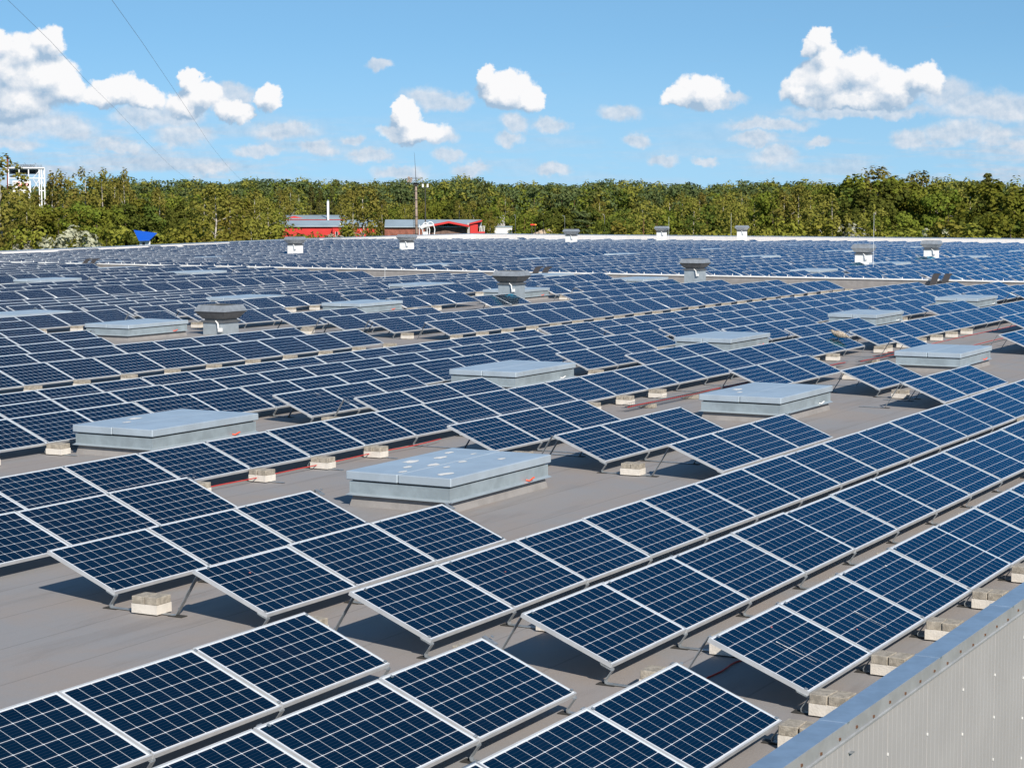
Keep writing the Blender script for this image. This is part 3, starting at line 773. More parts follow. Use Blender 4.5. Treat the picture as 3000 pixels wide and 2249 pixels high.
# ------------------------------------------------------------------ the gull on the last panel of a long row
def gull():
    x0, y0 = 53.75, 5.2+.62*CT
    bx = Vector((x0, y0, .62*ST))
    bm = bmesh.new()
    # spine: tail -> body -> neck -> head, one skinned body
    pts = [((.33, -.05, .05), .018), ((.24, -.04, .075), .045), ((.12, -.02, .105), .085), ((0, 0, .125), .10), ((-.10, .01, .14), .085), ((-.165, .02, .175), .05), ((-.20, .025, .215), .048), ((-.235, .03, .22), .030)]
    vs = [bm.verts.new(p) for p, r in pts]
    for a, c in zip(vs, vs[1:]): bm.edges.new((a, c))
    me = bpy.data.meshes.new('gull_body'); bm.to_mesh(me); bm.free(); me.name = 'gull_body'
    o = bpy.data.objects.new('gull', me); COL.objects.link(o)
    sk = o.modifiers.new('skin', 'SKIN')
    for i, (p, r) in enumerate(pts): me.skin_vertices[0].data[i].radius = (r*.92, r)
    me.skin_vertices[0].data[3].use_root = True
    ss = o.modifiers.new('sub', 'SUBSURF'); ss.levels = 2; ss.render_levels = 2
    me.materials.append(M['gull'])
    o.location = bx; o.rotation_euler = (TILT*.6, .05, R(-52))
    b = MB(); b.tube([(-.245, .03, .218), (-.285, .032, .212), (-.305, .033, .200)], [.013, .010, .003], 6); obj('beak', b.mesh('beak', [M['beak']]), o)
    for s in (-1, 1):
        b = MB(); n = 7; rows = []
        for k in range(n):
            q = k/(n-1); xx = -.12+.42*q; h = .055*math.sin(math.pi*min(1, q*.9+.15))+.006
            rows.append([(xx, s*(.078*(1-q*.75)+.012), .155-.08*q+h*.5), (xx, s*(.092*(1-q*.8)+.012), .13-.075*q), (xx, s*(.070*(1-q*.75)+.008), .135-.075*q-h*.8)])
        vs = [v for r_ in rows for v in r_]; fs = []
        for k in range(n-1):
            for j in range(2): fs.append((k*3+j, k*3+j+1, k*3+j+4, k*3+j+3))
        b.add(vs, fs); obj('wing', b.mesh('wing', [mat('wing_feathers', (0.30, 0.23, 0.17), .9, 0, .6, 30)]), o)
    b = MB()
    for s in (-1, 1): b.tube([(.02, s*.035, .06), (.01, s*.035, .0), (-.03, s*.04, -.012)], .007, 5)
    obj('legs', b.mesh('legs', [M['beak']]), o)
    for s in (-1, 1):
        e = MB(); e.frustum((.010, .004), (.010, .004), -.006, .006); obj('eye', e.mesh('eye', [M['dark']]), o, (-.212, .026+s*.044, .228))
    tag(o, 'speckled brown young gull resting on the last panel of a long row', 'bird')
gull()

# ------------------------------------------------------------------ stains on single panels
def stain(name, x, y, u, v, pts, m, label):
    b = MB(); b.add([(px, py, 0) for px, py in pts], [tuple(range(len(pts)))])
    o = obj(name, b.mesh(name, [m]), None, (x+u, y+v*CT, v*ST+.0005), (TILT, 0, 0))
    tag(o, label, 'stain')
def streak(L, w, n=14):
    up = [(i/(n-1)*.06*L, -i/(n-1)*L + rnd.uniform(-.01, .01)) for i in range(n)]
    return [(x-w*rnd.uniform(.2, 1)*(1-i/n*.6), y) for i, (x, y) in enumerate(up)]+[(x+w*rnd.uniform(.2, 1)*(1-i/n*.6), y) for i, (x, y) in reversed(list(enumerate(up)))]
stain('dropping_streak', 15.63, -7.18, .72, .62, streak(.40, .012), M['dropping'], 'white bird dropping streak on the corner panel by the parapet')
stain('dropping_streak', 17.30, -7.18, .85, .50, streak(.34, .010), M['dropping'], 'white dropping streak on the second panel along the parapet row')
stain('dropping_streak', 31.5, 8.57, 1.25, .85, streak(.16, .012), M['dropping'], 'short white streak on a tilted panel in mid roof')
def blob(s): return [(s*rnd.uniform(.5, 1)*math.cos(2*math.pi*k/9), s*.6*rnd.uniform(.5, 1)*math.sin(2*math.pi*k/9)) for k in range(9)]
stain('berry_spot', 15.63, -7.18, 1.0, .78, blob(.024), M['dropred'], 'pink spot on the corner panel by the parapet')
stain('berry_spot', 17.30, -7.18, .40, .30, blob(.016), M['dropred'], 'tiny red spot on the second panel along the parapet row')
stain('berry_spot', 16.06, -1.33, .62, .70, blob(.022), M['dropred'], 'pink spot on a tilted panel above the front rows')
stain('berry_spot', 17.5, -3.36, .75, .55, blob(.016), M['dropred'], 'tiny pink spot on a panel right of the big skylight')
stain('dropping_spot', 19.0, -7.18, 1.0, .80, blob(.028), M['dropping'], 'white blot near the top of a parapet row panel')

# ------------------------------------------------------------------ cable trays, cables, wall crossings, lightning rods
def tray(p0, p1, label, cables=2):
    p0 = Vector(p0); p1 = Vector(p1); L = (p1-p0).length; ang = math.atan2(p1.y-p0.y, p1.x-p0.x)
    o = empty('cable_tray', (p0.x, p0.y, ROOF), (0, 0, ang)); b = MB(); w = .11
    for yy_, zz in ((-w, .15), (-w, .09), (-w/2, .09), (0, .09), (w/2, .09), (w, .09), (w, .15)): b.tube([(0, yy_, zz), (L, yy_, zz)], .004, 4, cap=False)
    x = 0
    while x < L:
        b.tube([(x, -w, .15), (x, -w, .09), (x, w, .09), (x, w, .15)], .003, 4, cap=False); x += .10
    obj('wire_basket', b.mesh('wire_basket', [M['wire']]), o)
    n = max(2, int(L/1.9))
    for k in range(n):
        b = MB(); b.box(-.1, .1, -.15, .15, .0, .085); obj('support_block', bevel(b.mesh('support_block', [M['paver']]), .006), o, ((k+.5)*L/n, 0, .003))
    for k in range(cables):
        b = MB(); pts = [(L*i/24, -.05+.05*k+.012*math.sin(i*1.7+k), .108+.008*math.sin(i*.9+2*k)) for i in range(25)]
        b.tube(pts, .010, 5); obj('cable', b.mesh('cable', [M['cable_red'] if k % 2 == 0 else M['cable_black']]), o)
    tag(o, label, 'cable tray', 'wire cable trays on the roof')
tray((36.6, 4.35, 0), (49.5, 4.15, 0), 'wire mesh cable tray with red cables along the long middle row')
tray((50.0, 3.9, 0), (56.6, 3.75, 0), 'wire mesh cable tray with red cables below the gull')
tray((43.0, 17.1, 0), (53.4, 17.0, 0), 'wire mesh cable tray crossing the gap left of the middle rows')
def cable(pts, label, m='cable_red', r=.009):
    b = MB(); b.tube(pts, r, 5); o = obj('cable', b.mesh('cable', [M[m]])); tag(o, label, 'cable', 'loose cables on the roof')
def along(x0, x1, y, z=ROOF+.02, a=.02): return [(x0+(x1-x0)*i/20, y+a*math.sin(i*1.3), z+.004*math.sin(i)) for i in range(21)]
cable(along(20.5, 30.4, 5.05, ROOF+.07, .03), 'red cable under the long brick weighted row at left')
cable(along(53.0, 78.0, 3.2), 'thin red cable crossing the bare roof at the right edge')
cable(along(53.5, 78.0, 3.0, ROOF+.012), 'black cable beside the red one on the bare roof at right', 'cable_black')
cable(along(53.0, 80.0, 4.5, ROOF+.012), 'red cable running in front of the brick stacks at right')
cable(along(14.9, 17.6, -5.95, ROOF+.012, .015), 'red cable under the corner panel by the parapet')
cable(along(18.8, 22.5, 1.9, ROOF+.02), 'dark cable lying left of the closest skylight', 'cable_black')
for i, (yy_, lab) in enumerate(((68.0, 'dark sloped cable cover leaning on the dividing wall at far left'), (36.8, 'dark sloped cable cover leaning on the dividing wall at centre'), (14.9, 'dark sloped cable cover leaning on the dividing wall at right'))):
    o = empty('cable_cover', (XS, yy_, ROOF)); 
    for s in (-.28, .28):
        b = MB(); b.strip([(0, 0), (.35, .38), (.75, .70), (1.05, .74)], .30, .06)
        me = b.mesh('cover_strip', [M['steel_dark']]); obj('cover_strip', me, o, (-1.15, s, -.02), (0, 0, R(-90)))
    tag(o, lab, 'cable cover', 'cable covers over the dividing wall')
for i, (px_, d_, h_, lab) in enumerate(((2557, 118, 3.6, 'thin lightning rod beside the right white vent'), (1128, 97, 1.1, 'short thin rod on the dividing wall left of centre'), (2140, 208, 3.0, 'thin lightning rod near the far roof edge'), (1958, 208, 2.6, 'thin lightning rod beside the farthest right vent'))):
    p = at_px(px_, d_, ROOF); o = empty('lightning_rod', p)
    b = MB(); b.tube([(0, 0, .05), (0, 0, h_*.5), (0, 0, h_)], [.012, .010, .006], 6); obj('rod', b.mesh('rod', [M['white_steel']]), o)
    b = MB(); b.frustum((.3, .3), (.22, .22), 0, .1); obj('foot_block', b.mesh('foot_block', [M['paver']]), o)
    tag(o, lab, 'lightning rod', 'lightning rods')

# ------------------------------------------------------------------ vegetation
def leaf_quads(cent, size, rg, stretch=1.0, nor=None):
    n = len(cent)
    a = rg.normal(size=(n, 3))
    if nor is not None: a = nor*1.0+a*.36
    a /= np.linalg.norm(a, axis=1)[:, None]
    t = rg.normal(size=(n, 3)); t -= a*(t*a).sum(1)[:, None]; t /= np.linalg.norm(t, axis=1)[:, None]
    s = np.cross(a, t); sz = size*rg.uniform(.6, 1.35, n)[:, None]
    t = t*sz*stretch; s = s*sz
    V = np.stack([cent-t*.5, cent+s*.42, cent+t*.5, cent-s*.42], 1).reshape(-1, 3)
    return V, np.arange(4*n).reshape(-1, 4)
def crown_points(kind, rg, dens=1.0):
    """clump centres and leaf scatter for a tree one unit high"""
    C = []; out = []; nrm = []; mid = np.array((0, 0, .45 if kind not in ('willow', 'bush') else .2))
    def clump(c, r, n, sq=(1, 1, 1)):
        q = rg.normal(size=(max(2, int(n*dens)), 3)); q /= np.linalg.norm(q, axis=1)[:, None]
        o_ = np.array(c)-mid; o_ = o_/(np.linalg.norm(o_)+1e-6); nrm.append(q*.85+o_*.75); q = q*(rg.uniform(.45, 1, len(q))**.5)[:, None]*r; out.append(np.array(c)+q*np.array(sq))
    if kind == 'birch':
        for k in range(64):
            z = rg.uniform(.18, 1.0); w = .20*math.sin(math.pi*min(1, (1.02-z)/.80)**.8)*1.05+.02
            a = rg.uniform(0, 2*math.pi); rr = w*rg.uniform(.25, 1)
            clump((rr*math.cos(a), rr*math.sin(a), z), .042, 26, (1, 1, 1.7))
    elif kind in ('broad', 'oak'):
        lobes = [(rg.uniform(-.22, .22), rg.uniform(-.22, .22), rg.uniform(.34, .80), rg.uniform(.10, .17)) for _ in range(13)]+[(0, 0, .84, .13), (0, 0, .6, .22)]
        for k in range(120):
            lx, ly, lz, lr = lobes[k % len(lobes)]
            q = rg.normal(size=3); q /= np.linalg.norm(q); q[2] = abs(q[2])*.9-.25
            c = np.array((lx, ly, lz))+q*lr
            if c[2] > .985: c[2] = .985
            clump(c, .052, 24)
        for k in range(14): clump((rg.uniform(-.22, .22), rg.uniform(-.22, .22), rg.uniform(.12, .4)), .06, 18)
    elif kind == 'pine':
        for k in range(52):
            z = rg.uniform(.46, 1.0); w = .17*(1-((z-.70)/.36)**2)**.5 if abs(z-.70) < .36 else .03
            a = rg.uniform(0, 2*math.pi); rr = max(.02, w)*rg.uniform(.2, 1)
            clump((rr*math.cos(a), rr*math.sin(a), z), .050, 22, (1.2, 1.2, .55))
    elif kind == 'spruce':
        for k in range(70):
            z = rg.uniform(.10, .99)**.9; w = .20*(1-z)**.85+.006
            a = rg.uniform(0, 2*math.pi); rr = w*rg.uniform(.45, 1)
            clump((rr*math.cos(a), rr*math.sin(a), z-.25*rr), .030+.03*(1-z), 22, (1.2, 1.2, .6))
    elif kind == 'willow':
        for k in range(80):
            a = rg.uniform(0, 2*math.pi); rr = .48*rg.uniform(0, 1)**.5; z = (1-(rr/.52)**2)**.5*rg.uniform(.55, 1)
            clump((rr*math.cos(a), rr*math.sin(a), z), .07, 22)
    else:
        for k in range(70):
            a = rg.uniform(0, 2*math.pi); rr = .50*rg.uniform(0, 1)**.5; z = (max(0, 1-(rr/.54)**2))**.6*rg.uniform(.45, 1)
            clump((rr*math.cos(a), rr*math.sin(a), z), .085, 22)
    return np.concatenate(out), np.concatenate(nrm)
LEAF = dict(birch=.026, broad=.034, oak=.034, pine=.030, spruce=.026, willow=.042, bush=.050)
LM = dict(birch='birch', broad='broad', oak='oak', pine='pine', spruce='spruce', willow='willow', bush='bush')
BM = dict(birch='birchbark', broad='bark', oak='bark', pine='pinebark', spruce='bark', willow='bark', bush='bark')
def trunk_mesh(kind, seed):
    rr = random.Random(seed); b = MB(); r0 = {'birch': .011, 'broad': .018, 'oak': .018, 'pine': .013, 'spruce': .013, 'willow': .02, 'bush': .012}[kind]
    top = {'birch': .93, 'broad': .75, 'oak': .75, 'pine': .92, 'spruce': .95, 'willow': .55, 'bush': .5}[kind]
    n = 7; pts = []; x = y = 0
    for i in range(n): pts.append((x, y, top*i/(n-1))); x += rr.uniform(-.012, .012); y += rr.uniform(-.012, .012)
    b.tube(pts, [r0*(1-.85*i/(n-1))+.0015 for i in range(n)], 6)
    nl = {'birch': 9, 'broad': 9, 'oak': 9, 'pine': 7, 'spruce': 4, 'willow': 7, 'bush': 6}[kind]
    for k in range(nl):
        t = rr.uniform(.3, .85) if kind not in ('willow', 'bush') else rr.uniform(.05, .5); i = min(n-2, int(t*(n-1))); base = Vector(pts[i])
        a = rr.uniform(0, 2*math.pi); L = rr.uniform(.10, .20) if kind != 'spruce' else .08; up = rr.uniform(.4, 1.3) if kind != 'pine' else rr.uniform(-.1, .4)
        d = Vector((math.cos(a), math.sin(a), up)).normalized()*L
        b.tube([base, base+d*.5+Vector((0, 0, .01)), base+d], [r0*.45, r0*.3, r0*.1], 4)
    return b.mesh('trunk', [M[BM[kind]]], True)
TREE = {}
def tree_proto(kind, v):
    if (kind, v) in TREE: return TREE[(kind, v)]
    rg = np.random.default_rng(hash_seed(kind, v)); pts, nr = crown_points(kind, rg, 1.25)
    V, F = leaf_quads(pts, LEAF[kind], rg, 1.5 if kind in ('willow', 'pine') else 1.15, nr)
    me = quads('crown', V, F); me.materials.append(M[LM[kind]])
    TREE[(kind, v)] = (trunk_mesh(kind, hash_seed(kind, v)), me); return TREE[(kind, v)]
def hash_seed(k, v): return sum(ord(c)*(i+3) for i, c in enumerate(k))*7+v*131
NAMES = dict(birch='birch_tree', broad='broadleaf_tree', oak='dark_broadleaf_tree', pine='pine_tree', spruce='spruce_tree', willow='silver_willow', bush='shrub')
trees = []   # (px, d, top py, kind, widen)
T = lambda px_, d_, py_, kind, wd=1.0: trees.append((px_, d_, py_, kind, wd))
# left: tall belt beyond the roof edge
for a in [(8, 330, 475, 'birch', 1.5), (-45, 340, 500, 'birch', 1.4), (52, 360, 585, 'broad', 1.1), (85, 345, 560, 'birch', 1.3), (128, 350, 590, 'broad', 1.2), (165, 420, 515, 'birch', 1.2), (188, 425, 512, 'birch', 1.1),
          (178, 345, 600, 'broad', 1.2), (232, 360, 580, 'broad', 1.3), (256, 440, 506, 'birch', 1.2), (285, 445, 530, 'birch', 1.3), (308, 435, 508, 'birch', 1.2), (340, 440, 525, 'birch', 1.3), (372, 430, 508, 'birch', 1.0),
          (288, 370, 592, 'broad', 1.3), (330, 380, 590, 'broad', 1.2), (370, 375, 585, 'oak', 1.3), (410, 390, 572, 'broad', 1.2), (395, 330, 622, 'oak', 1.3), (440, 380, 590, 'oak', 1.3), (470, 420, 560, 'birch', 1.2), (500, 390, 600, 'oak', 1.2),
          (545, 380, 580, 'oak', 1.1), (560, 330, 640, 'oak', 1.1), (520, 430, 565, 'broad', 1.1), (600, 420, 548, 'birch', 1.3), (640, 350, 548, 'birch', 1.75), (682, 380, 575, 'birch', 1.3), (715, 400, 570, 'broad', 1.1), (745, 400, 565, 'birch', 1.2),
          (765, 420, 590, 'birch', 1.2), (790, 410, 588, 'birch', 1.2), (820, 520, 560, 'birch', 1.2), (850, 650, 555, 'birch', 1.2), (880, 655, 560, 'birch', 1.3), (915, 660, 545, 'spruce', 1.1), (940, 655, 552, 'spruce', 1.1), (975, 660, 550, 'spruce', 1.0),
          (1005, 655, 575, 'birch', 1.2), (1030, 560, 560, 'birch', 1.3), (1072, 345, 553, 'birch', 1.5), (1120, 620, 590, 'birch', 1.3), (1150, 640, 605, 'broad', 1.3), (1185, 660, 600, 'birch', 1.2), (1245, 660, 600, 'birch', 1.4), (1275, 655, 595, 'broad', 1.3), (1300, 660, 580, 'broad', 1.4),
          (1330, 655, 575, 'oak', 1.4), (1345, 640, 592, 'birch', 1.4), (1385, 630, 590, 'birch', 1.3), (1418, 600, 600, 'broad', 1.2), (1435, 560, 620, 'birch', 1.3), (1480, 640, 572, 'birch', 1.2),
          (1642, 520, 595, 'oak', 1.5), (1700, 520, 617, 'pine', 1.9), (1728, 560, 600, 'oak', 1.3), (1755, 600, 583, 'birch', 1.2), (1820, 480, 638, 'bush', 1.6), (1790, 470, 640, 'oak', 1.2), (1880, 600, 600, 'birch', 1.1), (1925, 470, 600, 'broad', 1.3), (1960, 520, 585, 'birch', 1.2), (1995, 500, 568, 'birch', 1.3),
          (2025, 450, 580, 'birch', 1.3), (2050, 520, 572, 'birch', 1.3), (2085, 470, 588, 'oak', 1.2), (2115, 480, 575, 'birch', 1.3), (2145, 460, 590, 'broad', 1.2), (2170, 500, 565, 'birch', 1.2), (2205, 470, 575, 'birch', 1.3), (2240, 480, 570, 'oak', 1.2),
          (2262, 420, 545, 'broad', 1.2), (2300, 400, 560, 'birch', 1.4), (2335, 400, 555, 'birch', 1.5), (2375, 390, 560, 'birch', 1.5), (2428, 315, 572, 'birch', 1.2), (2432, 420, 525, 'broad', 1.3), (2475, 400, 530, 'oak', 1.3), (2503, 400, 499, 'broad', 1.3), (2530, 390, 545, 'oak', 1.3),
          (2560, 410, 502, 'birch', 1.6), (2595, 400, 520, 'oak', 1.3), (2605, 420, 503, 'broad', 1.2), (2645, 405, 512, 'broad', 1.3), (2690, 415, 515, 'birch', 1.5), (2720, 400, 535, 'broad', 1.3), (2750, 410, 525, 'birch', 1.5), (2775, 395, 545, 'broad', 1.2),
          (2640, 340, 610, 'broad', 1.3), (2700, 340, 618, 'broad', 1.3), (2560, 345, 600, 'birch', 1.4), (2800, 400, 560, 'birch', 1.5), (2835, 420, 535, 'birch', 1.5), (2850, 360, 600, 'oak', 1.3), (2885, 400, 512, 'spruce', 1.5), (2925, 330, 512, 'broad', 1.6), (2965, 320, 545, 'broad', 1.5), (2890, 320, 575, 'oak', 1.4), (3000, 340, 530, 'birch', 1.6), (3030, 320, 540, 'oak', 1.5), (2960, 300, 600, 'broad', 1.4)]: T(*a)
# low bushes right behind the roof edge
trees[:] = [q for q in trees if not (385 < q[0] < 472 and q[1] < 345) and not (45 < q[0] < 100 and q[1] < 370)]
T(52, 360, 590, 'broad', 1.0); T(88, 345, 600, 'birch', 1.1)
rb = random.Random(11)
for px_, d_, py_, wd in [(200, 290, 655, 1.3), (60, 285, 706, 1.0), (1010, 320, 668, 1.2), (2730, 300, 662, 1.0)]: T(px_, d_, py_, 'willow', wd)
for i in range(64):
    px_ = -20+i*48+rb.uniform(-18, 18)
    if 1090 < px_ < 1500 or abs(px_-200) < 70: continue
    base = 645 if px_ < 800 else (672 if px_ < 1100 else 664)
    if 1500 < px_ < 1800: base = 676
    if px_ > 2250: base = 652
    if 380 < px_ < 475: base = 706
    T(px_, rb.uniform(290, 330), base+rb.uniform(-12, 14), rb.choice(['bush', 'bush', 'bush', 'birch', 'broad'] if px_ < 800 else ['bush', 'bush', 'bush', 'willow' if px_ > 2000 and rb.random() < .25 else 'bush']), rb.uniform(.9, 1.3))
for i in range(9): T(1115+i*44, 520, 684+rb.uniform(-5, 5), 'bush', 1.5)
DESC = dict(birch='olive birch with pale trunk', broad='light green leafy tree', oak='dark green leafy tree', pine='dark pine', spruce='dark pointed spruce', willow='silver leaved willow', bush='yellow green shrub')
seenk = {}
trees.sort(key=lambda q: q[0])
tp = {}
for i, (px_, d_, py_, kind, wd) in enumerate(trees):
    v = i % 3; tm, cm = tree_proto(kind, v); h = z_px(py_, d_)-GROUND
    key = (kind, v)
    if key not in tp:
        o = empty(NAMES[kind]); obj('trunk', tm, o); obj('crown', cm, o); remember(o); tp[key] = o
    else: o = copy_tree(tp[key])
    o.location = at_px(px_, d_); w = h*wd*(.80 if kind not in ('bush', 'willow') else .95)*rb.uniform(.9, 1.1)
    o.scale = (w, w, h); o.rotation_euler = (0, 0, rb.uniform(0, 6.28))
    seenk[kind] = seenk.get(kind, 0)+1
    tag(o, '%s beyond the roof edge, %s of its kind from the left' % (DESC[kind], ordinal(seenk[kind])), 'tree' if kind != 'bush' else 'shrub', 'trees and shrubs beyond the roof')

# the far pine wood: one mass
def forest(name, items, mats, size):
    Vs, Fs, Ms, nv = [], [], [], 0
    rg = np.random.default_rng(5); cache = {}
    for (x, y, h, kind, wd) in items:
        kk = (kind, rg.integers(0, 5))
        if kk not in cache: cache[kk] = crown_points(kind, np.random.default_rng(int(kk[1])*17+3), .30)
        c, nr = cache[kk]; a = rg.uniform(0, 6.28)
        P = np.stack([c[:, 0]*math.cos(a)-c[:, 1]*math.sin(a), c[:, 0]*math.sin(a)+c[:, 1]*math.cos(a), c[:, 2]], 1)*np.array([h*wd, h*wd, h])
        nr = np.stack([nr[:, 0]*math.cos(a)-nr[:, 1]*math.sin(a), nr[:, 0]*math.sin(a)+nr[:, 1]*math.cos(a), nr[:, 2]], 1)
        V, F = leaf_quads(P, size, rg, 1.2, nr); V += np.array([x, y, GROUND])
        Vs.append(V); Fs.append(F+nv); nv += len(V); Ms.append(np.full(len(F), mats.index(kind), np.int32))
        tv = np.array([(-.2, 0, 0), (.2, 0, 0), (.12, 0, h*.8), (-.12, 0, h*.8)]) @ np.array([[math.cos(-a), 0, 0], [math.sin(-a), 0, 0], [0, 0, 1]])+np.array([x, y, GROUND])
        Vs.append(tv); Fs.append(np.arange(4)[None]+nv); nv += 4; Ms.append(np.array([len(mats)], np.int32))
    me = quads(name, np.concatenate(Vs), np.concatenate(Fs))
    for m in mats: me.materials.append(M[LM[m]])
    me.materials.append(M['pinebark']); me.polygons.foreach_set('material_index', np.concatenate(Ms)); return me
items = []
for i in range(1500):
    px_ = rb.uniform(-120, 3120); d_ = rb.uniform(690, 900); top = 532 if px_ > 300 else 545
    if px_ > 1500: top = 537
    top += rb.uniform(-6, 26)+ (8 if d_ < 760 else 0) + 5*math.sin(px_*.013)+4*math.sin(px_*.031)
    k = rb.choice(['pine', 'pine', 'pine', 'spruce', 'broad', 'oak', 'birch'])
    p = at_px(px_, d_); items.append((p.x, p.y, z_px(top, d_)-GROUND, k, rb.uniform(1.1, 1.6)))
tag(obj('pine_forest', forest('pine_forest', items, ['pine', 'spruce', 'broad', 'oak', 'birch'], .85)), 'dark mixed pine forest closing the horizon', 'forest', None, 'stuff')
items = []
for i in range(420):
    px_ = rb.uniform(-100, 3100); d_ = rb.uniform(430, 690)
    if 800 < px_ < 1440: d_ = rb.uniform(665, 700)
    if 1440 < px_ < 1780: d_ = rb.uniform(600, 690)
    top = 596+rb.uniform(-14, 24)+ (-14 if px_ < 800 else 0) + (-12 if px_ > 2250 else 0) + (16 if 1400 < px_ < 1900 else 0)
    p = at_px(px_, d_); items.append((p.x, p.y, z_px(top, d_)-GROUND, rb.choice(['birch', 'birch', 'broad', 'oak']), rb.uniform(1.2, 1.7)))
tag(obj('mixed_woodland', forest('mixed_woodland', items, ['birch', 'broad', 'oak'], .55)), 'olive and green young woodland in front of the pine forest', 'woodland', None, 'stuff')
items = []
for i in range(900):
    px_ = rb.uniform(-100, 3100); d_ = rb.uniform(300, 680) if not 800 < px_ < 1450 else rb.uniform(300, 520)
    p = at_px(px_, d_); items.append((p.x, p.y, rb.uniform(1.5, 4.0), 'bush', rb.uniform(1.4, 2.4)))
tag(obj('undergrowth', forest('undergrowth', items, ['bush'], .35)), 'low yellow green undergrowth behind the roof edge', 'undergrowth', None, 'stuff')

# ------------------------------------------------------------------ things beyond the roof
def site(px_, d_):
    """origin on the ground and rotation so that local x runs to the right, local y away from the photographer"""
    p = at_px(px_, d_); a = YAW-math.atan((px_-1500)/FPX)
    return p, a-math.pi/2
def W(px0, px1, d_): return (px1-px0)/FPX*d_
def Zp(py, d_): return z_px(py, d_)-GROUND
def thing(name, px_, d_, label, cat, group=None):
    p, a = site(px_, d_); o = empty(name, p, (0, 0, a)); tag(o, label, cat, group); return o
def part(o, name, b, ms, loc=None, sm=False):
    return obj(name, fixn(b.mesh(name, [M[m] for m in ms], sm)), o, loc)
def gable(b, x0, x1, y0, y1, ze, zr, th=.25, mi=0, along='y'):
    """pitched roof slab"""
    if along == 'y':
        xm = (x0+x1)/2
        for (a, za), (c, zc) in (((x0, ze), (xm, zr)), ((xm, zr), (x1, ze))):
            b.add([(a, y0, za), (c, y0, zc), (c, y1, zc), (a, y1, za), (a, y0, za-th), (c, y0, zc-th), (c, y1, zc-th), (a, y1, za-th)], [(0,1,2,3),(7,6,5,4),(0,4,5,1),(1,5,6,2),(2,6,7,3),(3,7,4,0)], mi)
    else:
        ym = (y0+y1)/2
        for (a, za), (c, zc) in (((y0, ze), (ym, zr)), ((ym, zr), (y1, ze))):
            b.add([(x0, a, za), (x1, a, za), (x1, c, zc), (x0, c, zc), (x0, a, za-th), (x1, a, za-th), (x1, c, zc-th), (x0, c, zc-th)], [(0,1,2,3),(7,6,5,4),(0,4,5,1),(1,5,6,2),(2,6,7,3),(3,7,4,0)], mi)
# red hall at the back with its white flue
d = 640
o = thing('red_hall', 910, d, 'red walled hall with low grey gable roof behind the front hall', 'building')
x0, x1 = W(910, 828, d), W(910, 1012, d); ze, zr = Zp(639, d), Zp(630.5, d)
xm = W(910, 901, d); b = MB()
b.box(x0+.1, x1-.2, 0, 16, 0, ze-.2); b.add([(x0+.1, 0, ze-.25), (xm, 0, ze-.25), ((x0+xm)/2, 0, Zp(632.6, d))], [(0, 1, 2)]); part(o, 'wall', b, ['redwall'])
b = MB(); gable(b, x0, x1+.4, -.3, 17, ze, zr, .25, 0, 'x'); part(o, 'roof', b, ['hallroof'])
o = thing('flue', 963, d-1, 'tall white flue standing behind the front hall roof', 'chimney')
b = MB(); b.tube([(0, 0, 0), (0, 0, Zp(590, d))], .36, 12); part(o, 'pipe', b, ['white'], None, True); b = MB(); b.tube([(0, 0, Zp(590, d)), (0, 0, Zp(589, d)+.3)], .26, 10); part(o, 'top_rim', b, ['hallroof'])
# long front hall
d = 600
o = thing('long_hall', 920, d, 'long low hall with grey sheet roof and bright red front wall', 'building')
x0, x1 = W(920, 822, d), W(920, 1105, d); ze, zr = Zp(661, d), Zp(645, d)
b = MB(); b.box(x0+.3, x1-.3, 0, 12, 0, ze-.1); part(o, 'wall', b, ['redwall'])
b = MB(); gable(b, x0, x1, -.8, 14, ze, zr, .3, 0, 'x'); part(o, 'roof', b, ['hallroof'])
b = MB(); b.box(W(920, 975, d), W(920, 996, d), -2.5, -.01, 0, Zp(668, d)); part(o, 'entrance_block', b, ['redwall'])
for wx in (984, 1012):
    b = MB(); b.box(W(920, wx, d), W(920, wx+6, d), -2.56 if wx < 996 else -.06, -2.45 if wx < 996 else .0, .6, Zp(678, d)); w_ = part(o, 'window', b, ['window'])
    b = MB()
    for e in (wx-.8, wx+6): b.box(W(920, e, d), W(920, e+.8, d), -2.6 if wx < 996 else -.1, -2.44 if wx < 996 else .0, .5, Zp(677.5, d))
    part(w_, 'window_frame', b, ['white'])
b = MB(); b.box(W(920, 997, d), W(920, 1001, d), .5, 1.2, ze, ze+.7); b.box(W(920, 996.3, d), W(920, 1001.7, d), .45, 1.25, ze+.7, ze+.85); part(o, 'roof_cowl', b, ['white'])
# right hall: brick and timber with red fascia
d = 590
o = thing('timber_hall', 1290, d, 'grey roofed hall with timber clad gable and red roof edge', 'building')
xa, xb_, xc = W(1290, 1128, d), W(1290, 1262, d), W(1290, 1372, d)
ze, zr = Zp(663, d), Zp(644, d)
b = MB(); b.box(xa, xb_, 1.0, 14, 0, ze-.1); part(o, 'brick_wall', b, ['brick'])
b = MB(); b.box(xb_+.3, xc-.4, 0.9, 13, 0, Zp(664, d)); part(o, 'timber_wall', b, ['timber'])
b = MB(); b.box(xb_+.3, xc-.4, 3.0, 13, Zp(664, d)-.1, Zp(658, d)); part(o, 'gable_shade', b, ['dark'])  # near-black box painted in for the shade inside the gable
b = MB(); gable(b, xa, W(1290, 1412, d), 0.2, 15, ze, zr, .3, 0, 'x'); part(o, 'main_roof', b, ['hallroof'])
b = MB(); gable(b, xb_-.6, xc+.2, -2.0, 8, Zp(660, d), Zp(648.5, d), .35, 0); part(o, 'gable_roof', b, ['hallroof'])
b = MB(); gable(b, xb_-.7, xc+.3, -2.12, -2.0, Zp(660, d)+.1, Zp(648.5, d)+.1, .6, 0); part(o, 'fascia', b, ['redwall'])
